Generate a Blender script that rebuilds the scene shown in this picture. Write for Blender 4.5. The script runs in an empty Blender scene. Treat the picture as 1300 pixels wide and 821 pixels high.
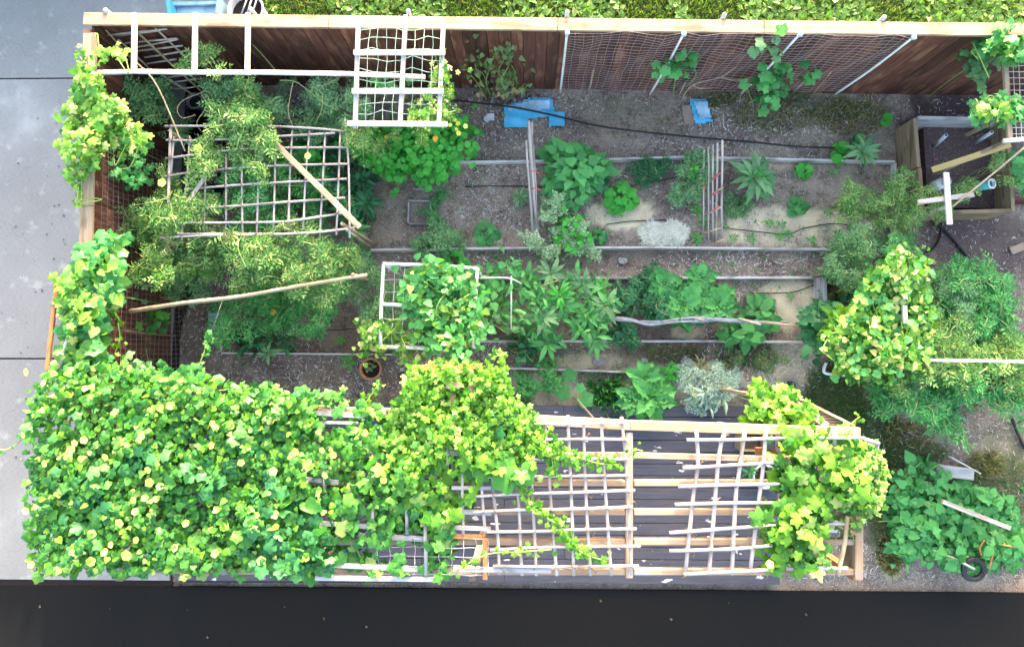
import bpy, math, random
import numpy as np
from mathutils import Vector, Matrix
random.seed(7); rng = np.random.default_rng(7)
R_ = math.radians
S = bpy.context.scene
COL = S.collection

# ------------------------------------------------------------------ camera
F, H = 850.0, 9.3                      # focal length in photo pixels, drone height
CX, CY = 650.0, 365.0                  # optical axis in the photo
NX, NY = 668.0, 452.0                  # the spot straight below the drone
zc = -Vector((NX-CX, -(NY-CY), -F)).normalized()
xc = Vector((1, 0, 0)); xc = (xc - zc*xc.dot(zc)).normalized()
yc = zc.cross(xc)
RC = Matrix((xc, yc, zc))              # camera -> world
cam = bpy.data.objects.new('camera', bpy.data.cameras.new('camera'))
COL.objects.link(cam)
cam.data.sensor_width = 36; cam.data.lens = 36*F/1300
cam.data.shift_y = -(410.5-CY)/1300
cam.data.clip_start = .1; cam.data.clip_end = 2000
cam.matrix_world = Matrix.Translation((0, 0, H)) @ RC.to_4x4()
S.camera = cam
# ------------------------------------------------------------------ light
EL, AZ = R_(11.5), R_(9)
W = bpy.data.worlds.new('World'); S.world = W; W.use_nodes = True
nt = W.node_tree; nt.nodes.clear()
sky = nt.nodes.new('ShaderNodeTexSky'); sky.sky_type = 'NISHITA'; sky.sun_disc = False
sky.sun_elevation = EL; sky.sun_rotation = AZ; sky.air_density = 1; sky.dust_density = 5.0; sky.ozone_density = 0.3
bg = nt.nodes.new('ShaderNodeBackground'); bg.inputs[1].default_value = .15
wo = nt.nodes.new('ShaderNodeOutputWorld')
nt.links.new(sky.outputs[0], bg.inputs[0]); nt.links.new(bg.outputs[0], wo.inputs[0])
sd = bpy.data.lights.new('sun', 'SUN'); sd.energy = 2.15; sd.angle = R_(.6); sd.color = (1, .90, .76)
so = bpy.data.objects.new('sun', sd); COL.objects.link(so)
sv = Vector((math.sin(AZ)*math.cos(EL), math.cos(AZ)*math.cos(EL), math.sin(EL)))
so.rotation_euler = sv.to_track_quat('Z', 'Y').to_euler(); so.location = sv*30
S.view_settings.view_transform = 'Standard'; S.view_settings.look = 'None'
S.view_settings.exposure = 3.25; S.view_settings.gamma = 1
S.cycles.max_bounces = 6; S.cycles.transparent_max_bounces = 6

def P(px, py, z=0.0):
    d = RC @ Vector(((px-CX)/F, -(py-CY)/F, -1.0))
    t = (z-H)/d.z
    return Vector((d.x*t, d.y*t, z))

# ------------------------------------------------------------------ materials
def new_mat(name):
    m = bpy.data.materials.new(name); m.use_nodes = True
    n = m.node_tree.nodes; n.clear()
    return m, n, m.node_tree.links
def N(n, t, **k):
    x = n.new(t)
    for a, b in k.items():
        if a in ('op',): x.operation = b
        elif a == 'blend': x.data_type = 'RGBA'; x.blend_type = b
        else: setattr(x, a, b)
    return x
def rgb(c): return (c[0], c[1], c[2], 1)
def mixc(n, l, fac, a, b, blend='MIX'):
    x = n.new('ShaderNodeMix'); x.data_type = 'RGBA'; x.blend_type = blend
    if isinstance(fac, (int, float)): x.inputs[0].default_value = fac
    else: l.new(fac, x.inputs[0])
    for k, v in ((6, a), (7, b)):
        if isinstance(v, (tuple, list)): x.inputs[k].default_value = rgb(v)
        else: l.new(v, x.inputs[k])
    return x.outputs[2]
def noise(n, l, vec, scale, detail=4, rough=.6):
    x = n.new('ShaderNodeTexNoise'); x.inputs['Scale'].default_value = scale
    x.inputs['Detail'].default_value = detail; x.inputs['Roughness'].default_value = rough
    l.new(vec, x.inputs['Vector']); return x.outputs['Fac']
def ramp(n, l, fac, stops):
    x = n.new('ShaderNodeValToRGB'); e = x.color_ramp.elements
    while len(e) < len(stops): e.new(.5)
    for k, (p, c) in enumerate(stops):
        e[k].position = p; e[k].color = rgb(c) if isinstance(c, (tuple, list)) else (c, c, c, 1)
    l.new(fac, x.inputs[0]); return x.outputs[0]
def offs(n, l, scale=(1, 1, 1)):
    tc = n.new('ShaderNodeTexCoord'); oi = n.new('ShaderNodeObjectInfo')
    mu = N(n, 'ShaderNodeMath', op='MULTIPLY'); l.new(oi.outputs['Random'], mu.inputs[0]); mu.inputs[1].default_value = 37
    ad = N(n, 'ShaderNodeVectorMath', op='ADD'); l.new(tc.outputs['Object'], ad.inputs[0]); l.new(mu.outputs[0], ad.inputs[1])
    mp = n.new('ShaderNodeMapping'); mp.inputs['Scale'].default_value = scale; l.new(ad.outputs[0], mp.inputs[0])
    return mp.outputs[0], oi.outputs['Random']
def finish(m, n, l, col, rough=.7, bump=None, bs=.3, spec=.4, metal=0, dist=.01):
    b = n.new('ShaderNodeBsdfPrincipled'); o = n.new('ShaderNodeOutputMaterial')
    if isinstance(col, (tuple, list)): b.inputs['Base Color'].default_value = rgb(col)
    else: l.new(col, b.inputs['Base Color'])
    b.inputs['Roughness'].default_value = rough; b.inputs['Specular IOR Level'].default_value = spec
    b.inputs['Metallic'].default_value = metal
    if bump is not None:
        bp = n.new('ShaderNodeBump'); bp.inputs['Strength'].default_value = bs; bp.inputs['Distance'].default_value = dist
        l.new(bump, bp.inputs['Height']); l.new(bp.outputs[0], b.inputs['Normal'])
    l.new(b.outputs[0], o.inputs[0]); return m
def wood(name, c1, c2, c3=None, rough=.75, var=.35, grain=1.0):
    m, n, l = new_mat(name)
    v, rnd = offs(n, l, (1.6*grain, 26*grain, 26*grain))
    g = noise(n, l, v, 1.5, 5, .65)
    c = ramp(n, l, g, [(.3, c1), (.7, c2)])
    v2, _ = offs(n, l, (2.2, 7, 7)); g2 = noise(n, l, v2, 1.2, 3, .5)
    if c3: c = mixc(n, l, ramp(n, l, g2, [(.52, 0.), (.66, 1.)]), c, c3)
    br = N(n, 'ShaderNodeMapRange'); l.new(rnd, br.inputs[0]); br.inputs[3].default_value = 1-var; br.inputs[4].default_value = 1+var*.5
    vm = N(n, 'ShaderNodeVectorMath', op='SCALE'); l.new(c, vm.inputs[0]); l.new(br.outputs[0], vm.inputs['Scale'])
    return finish(m, n, l, vm.outputs[0], rough, g, .35)
def plain(name, c, rough=.5, spec=.4, metal=0, var=.12, ns=9.):
    m, n, l = new_mat(name); v, rnd = offs(n, l)
    g = noise(n, l, v, ns, 4)
    c = mixc(n, l, ramp(n, l, g, [(.35, 0.), (.75, 1.)]), c, tuple(x*(1-var*2) for x in c))
    return finish(m, n, l, c, rough, g, .1, spec, metal)
def leafm(name, c1, c2, c3=None, trans=.3, rough=.5, spec=.3, p3=.93):
    m, n, l = new_mat(name)
    ge = n.new('ShaderNodeNewGeometry'); oi = n.new('ShaderNodeObjectInfo')
    ad = N(n, 'ShaderNodeMath', op='ADD'); l.new(ge.outputs['Random Per Island'], ad.inputs[0]); l.new(oi.outputs['Random'], ad.inputs[1])
    fr = N(n, 'ShaderNodeMath', op='FRACT'); l.new(ad.outputs[0], fr.inputs[0])
    st = [(0, c1), (.8, c2)] + ([(p3, c2), (min(p3+.03, .999), c3)] if c3 else [])
    c = ramp(n, l, fr.outputs[0], st)
    tc = n.new('ShaderNodeTexCoord'); g = noise(n, l, tc.outputs['Object'], 34, 3)
    c = mixc(n, l, ramp(n, l, g, [(.38, .0), (.7, .55)]), c, tuple(min(1, x*1.5+.01) for x in c2))
    d = n.new('ShaderNodeBsdfPrincipled'); l.new(c, d.inputs['Base Color']); d.inputs['Roughness'].default_value = rough
    d.inputs['Specular IOR Level'].default_value = spec
    t = n.new('ShaderNodeBsdfTranslucent')
    ct = mixc(n, l, 1., c, (1.0, 1.25, .35), 'MULTIPLY'); l.new(ct, t.inputs[0])
    mx = n.new('ShaderNodeMixShader'); mx.inputs[0].default_value = trans
    o = n.new('ShaderNodeOutputMaterial')
    l.new(d.outputs[0], mx.inputs[1]); l.new(t.outputs[0], mx.inputs[2]); l.new(mx.outputs[0], o.inputs[0])
    return m
M = {}
M['cap'] = wood('cap_timber', (.31, .215, .14), (.42, .32, .23), (.22, .15, .095), var=.12, grain=.7)
M['brown'] = wood('brown_stained_plank', (.060, .020, .014), (.15, .056, .036), (.20, .092, .056), var=.5)
M['beam'] = wood('beam_timber', (.30, .175, .095), (.41, .31, .23), (.29, .26, .265), var=.12)
M['weathered'] = wood('weathered_timber', (.32, .30, .31), (.48, .46, .47), (.22, .21, .22), var=.2)
M['lath'] = wood('pale_lath', (.40, .34, .32), (.56, .50, .48), (.28, .23, .21), var=.10)
M['stick'] = wood('bamboo_stick', (.40, .31, .20), (.56, .46, .33), (.28, .21, .13), var=.2)
M['white'] = wood('white_painted_wood', (.58, .54, .52), (.76, .73, .71), (.44, .38, .34), var=.12)
M['pvc'] = plain('white_pipe', (.78, .80, .80), .35)
M['pipe'] = plain('grey_blue_pipe', (.50, .58, .64), .35)
M['edge'] = wood('bed_edge_board', (.42, .39, .38), (.66, .63, .62), (.30, .27, .26), var=.15)
M['orange'] = wood('orange_stained_wood', (.34, .13, .045), (.50, .22, .09), var=.1)
M['tan'] = wood('tan_wood', (.20, .14, .085), (.31, .23, .15), (.13, .09, .06), var=.1, grain=.6)
M['mustard'] = wood('yellow_wood', (.34, .24, .09), (.52, .38, .17), var=.1)
M['deckb'] = None
M['black'] = plain('black_rubber', (.018, .018, .022), .5)
M['grey'] = plain('grey_plastic', (.22, .22, .24), .5)
M['metal'] = plain('galvanised_metal', (.42, .43, .44), .4, .5, .7)
M['blue'] = plain('blue_plastic_sheet', (.10, .52, .82), .4, var=.12, ns=6)
M['bluepale'] = plain('pale_blue_plastic', (.42, .66, .85), .4, var=.2, ns=8)
M['teal'] = plain('teal_plastic', (.08, .42, .42), .3)
M['clear'] = plain('frosted_plastic', (.62, .66, .68), .3)
M['stone'] = plain('pale_stone', (.34, .32, .31), .85, var=.3, ns=30)
M['terra'] = plain('terracotta', (.42, .19, .11), .8)
M['card'] = plain('cardboard', (.36, .26, .20), .9)
M['net'] = plain('net_cord', (.62, .58, .60), .7)
M['netp'] = plain('pink_net_cord', (.42, .33, .34), .7)
M['netg'] = plain('green_net_cord', (.50, .68, .56), .7)
M['netb'] = plain('rusty_wire', (.22, .17, .17), .6)
M['red'] = plain('red_ribbon', (.62, .10, .12), .6)
M['potsoil'] = plain('dark_soil', (.035, .026, .024), .95, var=.3, ns=40)
M['boxsoil'] = plain('planter_soil', (.12, .078, .075), .95, var=.35, ns=45)
M['dry'] = plain('dry_twig', (.42, .33, .22), .8)
M['palestem'] = plain('pale_stem', (.30, .36, .14), .6)
M['greenstem'] = plain('green_stem', (.22, .34, .08), .6)
M['straw'] = plain('bleached_straw', (.74, .72, .60), .9)
M['film'] = plain('crumpled_plastic_film', (.26, .29, .36), .3, .5, var=.3, ns=20)
G1, G2 = (.018, .13, .040), (.040, .24, .075)
M['mid'] = leafm('green_leaf', (.014, .11, .036), (.105, .37, .105))
M['bright'] = leafm('bright_leaf', (.03, .24, .03), (.07, .38, .05), trans=.3)
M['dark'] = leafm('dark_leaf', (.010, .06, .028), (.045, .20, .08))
M['blueg'] = leafm('blue_green_leaf', (.03, .13, .055), (.20, .38, .17))
M['silver'] = leafm('silver_leaf', (.18, .28, .22), (.34, .45, .38), trans=.15)
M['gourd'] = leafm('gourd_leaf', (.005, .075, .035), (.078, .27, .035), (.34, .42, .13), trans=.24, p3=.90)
M['gourdd'] = leafm('shaded_gourd_leaf', (.006, .065, .032), (.050, .22, .060), (.12, .34, .09), trans=.2, p3=.9)  # darker copy of the gourd leaf, shade put into its colour
M['gourd2'] = leafm('small_vine_leaf', (.008, .10, .022), (.14, .33, .025), (.36, .42, .13), trans=.28, p3=.90)
M['tom'] = leafm('tomato_leaf', (.02, .13, .045), (.17, .34, .08), (.38, .42, .14), trans=.3, p3=.80)
M['bean'] = leafm('bean_leaf', (.02, .15, .04), (.16, .33, .04), (.48, .48, .20), trans=.28, p3=.82)
M['pale'] = leafm('pale_leaf', (.14, .30, .15), (.36, .50, .28), trans=.2)
M['brownl'] = leafm('dull_leaf', (.10, .16, .06), (.16, .24, .09), (.32, .18, .10), p3=.8)
M['grass'] = leafm('grass_blade', (.05, .12, .03), (.17, .29, .08), (.42, .38, .20), trans=.25, p3=.72)
M['weed'] = leafm('weed_leaf', (.04, .16, .03), (.20, .36, .09), (.42, .46, .2), trans=.35, p3=.9)
M['turf'] = leafm('short_turf', (.05, .13, .05), (.14, .25, .09), (.40, .34, .20), p3=.75)
M['dgrass'] = leafm('dry_grass', (.22, .19, .10), (.40, .34, .20), (.10, .20, .06), p3=.75)
M['yellow'] = leafm('yellow_petal', (.90, .78, .06), (.95, .88, .22), trans=.2)
M['orangef'] = leafm('orange_petal', (.85, .25, .03), (.9, .45, .05), trans=.2)

def soil_mat():
    m, n, l = new_mat('garden_soil')
    tc = n.new('ShaderNodeTexCoord').outputs['Object']
    a = n.new('ShaderNodeVertexColor'); a.layer_name = 'cover'
    sep = n.new('ShaderNodeSeparateColor'); l.new(a.outputs[0], sep.inputs[0])
    n1 = noise(n, l, tc, 2.3, 6); n2 = noise(n, l, tc, 55, 4, .7); n3 = noise(n, l, tc, 14, 5, .7)
    c = ramp(n, l, n1, [(.3, (.13, .088, .070)), (.5, (.24, .175, .135)), (.7, (.40, .31, .235))])
    c = mixc(n, l, ramp(n, l, n3, [(.42, 0.), (.62, .85)]), c, (.31, .25, .205))
    c = mixc(n, l, ramp(n, l, noise(n, l, tc, 5, 5, .7), [(.52, 0.), (.66, .75)]), c, (.085, .055, .050))
    c = mixc(n, l, ramp(n, l, n2, [(.54, 0.), (.64, 1.)]), c, (.52, .46, .42))
    sand = mixc(n, l, n2, (.66, .53, .33), (.92, .80, .58))
    c = mixc(n, l, sep.outputs[0], c, sand)
    gr = mixc(n, l, n3, (.085, .12, .055), (.19, .18, .10))
    c = mixc(n, l, sep.outputs[1], c, gr)
    dk = mixc(n, l, n2, (.035, .024, .026), (.15, .105, .105))
    c = mixc(n, l, sep.outputs[2], c, dk)
    bm = N(n, 'ShaderNodeMath', op='ADD'); l.new(n2, bm.inputs[0]); l.new(n3, bm.inputs[1])
    return finish(m, n, l, c, .95, bm.outputs[0], .9, .2, dist=.02)
def concrete_mat():
    m, n, l = new_mat('brushed_concrete')
    tc = n.new('ShaderNodeTexCoord').outputs['Object']
    mp = n.new('ShaderNodeMapping'); mp.inputs['Scale'].default_value = (1, 5, 1); l.new(tc, mp.inputs[0])
    n1 = noise(n, l, tc, .55, 5, .55); n2 = noise(n, l, mp.outputs[0], 22, 4, .7); n3 = noise(n, l, tc, 4, 5, .6)
    c = ramp(n, l, n1, [(.35, (.16, .158, .166)), (.55, (.22, .218, .226)), (.60, (.25, .247, .254)), (.66, (.38, .375, .38))])
    c = mixc(n, l, .35, c, ramp(n, l, n2, [(.3, (.17, .165, .16)), (.7, (.46, .45, .44))]))
    c = mixc(n, l, ramp(n, l, n3, [(.58, 0.), (.72, .5)]), c, (.50, .49, .47))
    c = mixc(n, l, ramp(n, l, noise(n, l, tc, 60, 3, .8), [(.62, 0.), (.74, .3)]), c, (.20, .195, .19))
    wv = n.new('ShaderNodeTexVoronoi'); wv.feature = 'DISTANCE_TO_EDGE'; wv.inputs['Scale'].default_value = .45; wv.inputs['Randomness'].default_value = 1
    mpw = N(n, 'ShaderNodeVectorMath', op='ADD'); l.new(tc, mpw.inputs[0]); nn2 = n.new('ShaderNodeTexNoise'); nn2.inputs['Scale'].default_value = 2.5; l.new(tc, nn2.inputs['Vector'])
    sc2 = N(n, 'ShaderNodeVectorMath', op='SCALE'); l.new(nn2.outputs['Color'], sc2.inputs[0]); sc2.inputs['Scale'].default_value = .5; l.new(sc2.outputs[0], mpw.inputs[1]); l.new(mpw.outputs[0], wv.inputs['Vector'])
    c = mixc(n, l, ramp(n, l, wv.outputs['Distance'], [(.0, .3), (.003, 0.)]), c, (.14, .13, .12))
    return finish(m, n, l, c, .85, n2, .25, .3)
def deck_mat():
    m, n, l = new_mat('dark_deck_paint')
    tc = n.new('ShaderNodeTexCoord').outputs['Object']
    v, rnd = offs(n, l, (1.5, 22, 22)); g = noise(n, l, v, 2, 5, .7)
    c = ramp(n, l, g, [(.3, (.045, .045, .062)), (.75, (.100, .096, .124))])
    v2, _ = offs(n, l, (3.2, 7.5, 7.5)); f = noise(n, l, v2, 1.1, 3, .6)
    pm = n.new('ShaderNodeMath'); pm.operation = 'GREATER_THAN'; pm.inputs[1].default_value = .675; l.new(f, pm.inputs[0])
    c = mixc(n, l, pm.outputs[0], c, (.55, .52, .54))
    v3, _ = offs(n, l, (.8, 1.5, 1)); k = noise(n, l, v3, 1.2, 3)
    c = mixc(n, l, ramp(n, l, k, [(.5, 0.), (.8, .6)]), c, (.12, .085, .085))
    return finish(m, n, l, c, .6, g, .4, .35)
M['soil'] = soil_mat(); M['concrete'] = concrete_mat(); M['deckb'] = deck_mat()
M['asphalt'] = plain('black_asphalt', (.014, .014, .015), .95, .1, var=.4, ns=90)
M['outer'] = plain('far_ground', (.07, .10, .04), .95, .1, var=.3, ns=.3)

# ------------------------------------------------------------------ object helpers
def thing(name, label, cat, loc, group=None):
    o = bpy.data.objects.new(name, None); COL.objects.link(o); o.location = loc; o.empty_display_size = .1
    o['label'] = label; o['category'] = cat
    if group: o['group'] = group
    return o
def tag(o, label, cat, group=None):
    o['label'] = label; o['category'] = cat
    if group: o['group'] = group
    return o
def struct(o): o['kind'] = 'structure'; return o
def stuff(o): o['kind'] = 'stuff'; return o
def wloc(o):
    v = Vector(o.location)
    while o.parent: o = o.parent; v = v + Vector(o.location)
    return v
def link(name, me, mat, parent, mw):
    o = bpy.data.objects.new(name, me); COL.objects.link(o)
    if mat is not None and not me.materials: me.materials.append(mat)
    if parent is not None:
        o.parent = parent
        mw = Matrix.Translation(-wloc(parent)) @ mw
    o.matrix_basis = mw
    return o
def T(v): return Matrix.Translation(v)
def npmesh(name, V, Fc, smooth=False):
    me = bpy.data.meshes.new(name); V = np.asarray(V, np.float32); Fc = np.asarray(Fc, np.int32)
    k = Fc.shape[1]
    me.vertices.add(len(V)); me.vertices.foreach_set('co', V.ravel())
    me.loops.add(Fc.size); me.loops.foreach_set('vertex_index', Fc.ravel())
    me.polygons.add(len(Fc)); me.polygons.foreach_set('loop_start', np.arange(0, Fc.size, k, dtype=np.int32))
    me.polygons.foreach_set('loop_total', np.full(len(Fc), k, np.int32))
    if smooth: me.polygons.foreach_set('use_smooth', np.ones(len(Fc), bool))
    me.update(calc_edges=True); me.validate(); return me
BOXF = [(0,1,3,2), (4,6,7,5), (0,4,5,1), (2,3,7,6), (0,2,6,4), (1,5,7,3)]
def bmesh_box(L, w, h, bev=.003):
    import bmesh
    bm = bmesh.new()
    vs = [bm.verts.new((x*L/2, y*w/2, z*h/2)) for x in (-1, 1) for y in (-1, 1) for z in (-1, 1)]
    for f in BOXF: bm.faces.new([vs[i] for i in f])
    bmesh.ops.recalc_face_normals(bm, faces=bm.faces[:])
    b = min(bev, w*.2, h*.2)
    if b > .0015: bmesh.ops.bevel(bm, geom=bm.edges[:], offset=b, segments=1, affect='EDGES')
    me = bpy.data.meshes.new('box'); bm.to_mesh(me); bm.free(); return me
_cache = {}
def bar(name, p0, p1, w, h, mat, parent=None, up=None, share=False, bev=.004):
    """a squared timber from p0 to p1 (w across, h along up)"""
    p0, p1 = Vector(p0), Vector(p1); x = p1-p0; L = x.length; x.normalize()
    u = Vector(up) if up else (Vector((0, 0, 1)) if abs(x.z) < .9 else Vector((0, 1, 0)))
    y = u.cross(x).normalized(); z = x.cross(y)
    key = (round(L, 2), w, h, mat.name)
    if share and key in _cache: me = _cache[key]
    else:
        me = bmesh_box(L, w, h, bev); _cache[key] = me
    mw = Matrix((x, y, z)).transposed().to_4x4(); mw.translation = (p0+p1)/2
    return link(name, me, mat, parent, mw)
def box(name, c, sx, sy, sz, mat, parent=None, rz=0):
    me = bmesh_box(sx, sy, sz); return link(name, me, mat, parent, T(Vector(c)) @ Matrix.Rotation(rz, 4, 'Z'))
def tube_geo(pts, rad, k=6, cap=True):
    pts = [Vector(p) for p in pts]; n = len(pts); V = []; Fs = []
    if not hasattr(rad, '__len__'): rad = [rad]*n
    for i, p in enumerate(pts):
        d = (pts[min(i+1, n-1)]-pts[max(i-1, 0)])
        if d.length < 1e-6: d = Vector((0, 0, 1))
        d.normalize()
        a = d.cross(Vector((0, 0, 1)) if abs(d.z) < .95 else Vector((1, 0, 0))).normalized(); b = d.cross(a)
        for j in range(k):
            t = 2*math.pi*j/k; V.append(p + (a*math.cos(t)+b*math.sin(t))*rad[i])
    for i in range(n-1):
        for j in range(k):
            a0 = i*k+j; a1 = i*k+(j+1) % k; Fs.append((a0, a1, a1+k)); Fs.append((a0, a1+k, a0+k))
    if cap:
        for base, c in ((0, pts[0]), ((n-1)*k, pts[-1])):
            V.append(c); ci = len(V)-1
            for j in range(k):
                q = (base+j, base+(j+1) % k, ci) if base else (base+(j+1) % k, base+j, ci)
                Fs.append(q)
    return V, Fs
def curve_pts(pts, n=4):
    """Catmull-Rom through the points"""
    pts = [Vector(p) for p in pts]
    if len(pts) < 3: return pts
    out = []; q = [pts[0]*2-pts[1]] + pts + [pts[-1]*2-pts[-2]]
    for i in range(1, len(q)-2):
        for j in range(n):
            t = j/n; a, b, c, d = q[i-1:i+3]
            out.append(.5*((2*b)+(c-a)*t+(2*a-5*b+4*c-d)*t*t+(3*b-a-3*c+d)*t**3))
    out.append(pts[-1]); return out
def rod(name, pts, r, mat, parent=None, k=6, wob=0., taper=1., smooth=True):
    """a round stick or pipe through the points"""
    pts = [Vector(p) for p in pts]
    if wob and len(pts) == 2:
        L = (pts[1]-pts[0]).length; m = max(2, int(L/.25))
        pts = [pts[0].lerp(pts[1], i/m) for i in range(m+1)]
        for p in pts[1:-1]: p += Vector((random.gauss(0, wob), random.gauss(0, wob), random.gauss(0, wob*.6)))
    else: pts = curve_pts(pts)
    n = len(pts); o0 = pts[0].copy()
    # local x along the stick so the grain runs with it
    d = (pts[-1]-pts[0])
    if d.length < 1e-5: d = Vector((1, 0, 0))
    q = d.to_track_quat('X', 'Z'); qi = q.inverted()
    loc = [qi @ (p-o0) for p in pts]
    rad = [r*(1+(taper-1)*i/(n-1))*(1+random.uniform(-.07, .07)*(1 if wob else 0)) for i in range(n)]
    V, Fs = tube_geo(loc, rad, k); me = npmesh(name, [tuple(v) for v in V], Fs, smooth)
    return link(name, me, mat, parent, T(o0) @ q.to_matrix().to_4x4())
def multi_rod(name, lines, r, mat, parent, k=3):
    """many thin strands joined (net cord, stems)"""
    o0 = wloc(parent) if parent else Vector((0, 0, 0)); V = []; Fs = []
    for ln in lines:
        v, f = tube_geo([Vector(p)-o0 for p in ln], r, k, False); b = len(V)
        V += [tuple(x) for x in v]; Fs += [tuple(i+b for i in t) for t in f]
    me = npmesh(name, V, Fs); return link(name, me, mat, parent, T(o0))
def lathe(name, prof, c, mat, parent=None, k=20, axis=None):
    V = []; Fs = []
    for r, z in prof:
        for j in range(k):
            t = 2*math.pi*j/k; V.append((r*math.cos(t), r*math.sin(t), z))
    for i in range(len(prof)-1):
        for j in range(k):
            a = i*k+j; b = i*k+(j+1) % k; Fs.append((a, b, b+k)); Fs.append((a, b+k, a+k))
    me = npmesh(name, V, Fs, True); mw = T(Vector(c))
    if axis is not None: mw = mw @ Vector(axis).to_track_quat('Z', 'Y').to_matrix().to_4x4()
    return link(name, me, mat, parent, mw)
def slab(name, poly, z, th, mat, parent=None, jit=0):
    """flat piece with thickness from world xy outline"""
    n = len(poly); c = Vector((sum(p[0] for p in poly)/n, sum(p[1] for p in poly)/n, z))
    V = [(p[0]-c.x, p[1]-c.y, random.uniform(-jit, jit)) for p in poly]; V += [(v[0], v[1], v[2]-th) for v in V]
    me = bpy.data.meshes.new(name)
    me.from_pydata(V, [], [tuple(range(n)), tuple(range(2*n-1, n-1, -1))]+[(i, i+n, (i+1) % n+n, (i+1) % n) for i in range(n)])
    me.update()
    import bmesh
    bm = bmesh.new(); bm.from_mesh(me); bmesh.ops.recalc_face_normals(bm, faces=bm.faces[:]); bm.to_mesh(me); bm.free()
    return link(name, me, mat, parent, T(c))
def net(name, quad, nu, nv, r, mat, parent, sag=.02):
    """cords across a quad a,b,c,d (a-b top, d-c bottom)"""
    a, b, c, d = [Vector(x) for x in quad]; lines = []
    ph = [random.uniform(0, 6) for _ in range(8)]
    nrm = (b-a).cross(d-a).normalized()
    def pt(u, v):
        p = (a.lerp(b, u)).lerp(d.lerp(c, u), v)
        k = math.sin(u*9+ph[0])*math.sin(v*7+ph[1]) + .6*math.sin(u*21+v*13+ph[2])
        k2 = math.sin(u*11+v*5+ph[3])+.5*math.sin(v*23+ph[4])
        return p + nrm*k*sag + (c-b)*.012*k2*min(1, sag*40)+(b-a)*.006*math.sin(v*17+u*4+ph[5])*min(1, sag*40)
    m = max(6, nu//2)
    for i in range(nv+1): lines.append([pt(j/m, i/nv) for j in range(m+1)])
    m = max(6, nv//2)
    for i in range(nu+1): lines.append([pt(i/nu, j/m) for j in range(m+1)])
    return stuff(multi_rod(name, lines, r, mat, parent))

# ------------------------------------------------------------------ leaf templates (unit size about 1 across, stalk at origin, tip +x, face +z)
def lobed(n=5, depth=.26, cup=.14):
    V = [(.42, 0, .0)]; m = n*4
    for i in range(m):
        t = -math.pi*.93+2*math.pi*.93*i/(m-1); ph = (i % 4)
        q = math.cos((i/(m-1))*n*2*math.pi - math.pi*(n))
        rr = .5*(1-depth*.5+depth*.5*q)*(1+.12*math.cos(t))
        V.append((.42+rr*math.cos(t), rr*math.sin(t)*1.05, -cup*(rr/.5)**2+.05*math.cos(3*t)))
    V.append((.30, 0, .01)); k = len(V)-1
    Fs = [(0, i, i+1) for i in range(1, m)]+[(0, m, k), (0, k, 1)]
    return np.array(V), np.array(Fs)
def heart(cup=.1, wd=.95, notch=.1):
    out = [(0, 0), (-notch, .22), (.05, .42), (.30, .47), (.58, .33), (.82, .14), (1, 0)]
    V = [(x, 0, .0-.12*x*x) for x in (0.02, .35, .7, 1)]
    up = [(x, y*wd, cup*(y*2)**1.5*.9-.12*x*x) for x, y in out[1:-1]]
    V += up; V += [(x, -y, z) for x, y, z in up]
    Fs = []
    for b in (4, 9):
        q = [(0, b, b+1), (0, b+1, 1), (1, b+1, b+2), (1, b+2, b+3), (1, b+3, 2), (2, b+3, b+4), (2, b+4, 3)]
        Fs += q if b == 9 else [(a, c, d) for a, d, c in q]
    return np.array(V), np.array(Fs)
def lance(w=.13, droop=.35, wavy=0.):
    xs = [0, .2, .45, .72, 1]; ws = [.02, w*.8, w, w*.72, 0]
    V = []; 
    for i, (x, q) in enumerate(zip(xs, ws)):
        z = .1*math.sin(x*3)-droop*x*x
        V += [(x*(1-.1*x), q, z+q*.35+wavy*(i % 2)*.03), (x*(1-.1*x), 0, z), (x*(1-.1*x), -q, z+q*.35-wavy*(i % 2)*.03)]
    Fs = []
    for i in range(4):
        a = i*3
        for k in (0, 1): Fs += [(a+k, a+k+1, a+k+4), (a+k, a+k+4, a+k+3)]
    return np.array(V), np.array(Fs)
def crinkle(w=.36, droop=.3):
    V = []; Fs = []; nx, ny = 9, 4
    for i in range(nx+1):
        x = i/nx; hw = w*math.sin(math.pi*min(1, x**.8*.96+.02))**.7*(1+(.20 if i % 2 else -.20))
        for j in range(ny+1):
            y = (j/ny*2-1)
            V.append((x, y*hw, -droop*x*x+.10*abs(y)+.09*(i % 2)*abs(y)))
    for i in range(nx):
        for j in range(ny):
            a = i*(ny+1)+j; Fs += [(a, a+ny+1, a+ny+2), (a, a+ny+2, a+1)]
    return np.array(V), np.array(Fs)
def roundleaf():
    V = [(.5, 0, -.06)]; m = 9
    for i in range(m):
        t = 2*math.pi*i/m; V.append((.5+.5*math.cos(t), .5*math.sin(t), .03*math.cos(2*t)))
    return np.array(V), np.array([(0, 1+i, 1+(i+1) % m) for i in range(m)])
def sprig(n=3, ll=.58, w=.155):
    """compound leaf: small leaflets along a midrib"""
    V = []; Fs = []
    def lf(x, y, a, L):
        b = len(V); c, s = math.cos(a), math.sin(a); z = -.25*x*x
        for u, v, q in ((0, 0, 0), (.5, w*1.0, .02), (1, 0, -.05), (.5, -w*1.0, .02)):
            V.append((x+(u*c-v*s)*L, y+(u*s+v*c)*L, z+q))
        Fs.append((b, b+2, b+1)); Fs.append((b, b+3, b+2))
    for i in range(n):
        x = .15+.7*i/(n-1); L = ll*(1.2-.6*i/(n-1))
        lf(x, 0, 1.0, L); lf(x, 0, -1.0, L)
    lf(.85, 0, 0, ll*.8)
    b = len(V); V.extend([(0, .008, 0), (0, -.008, 0), (.9, 0, -.2)]); Fs.append((b, b+1, b+2))
    return np.array(V), np.array(Fs)
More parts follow.
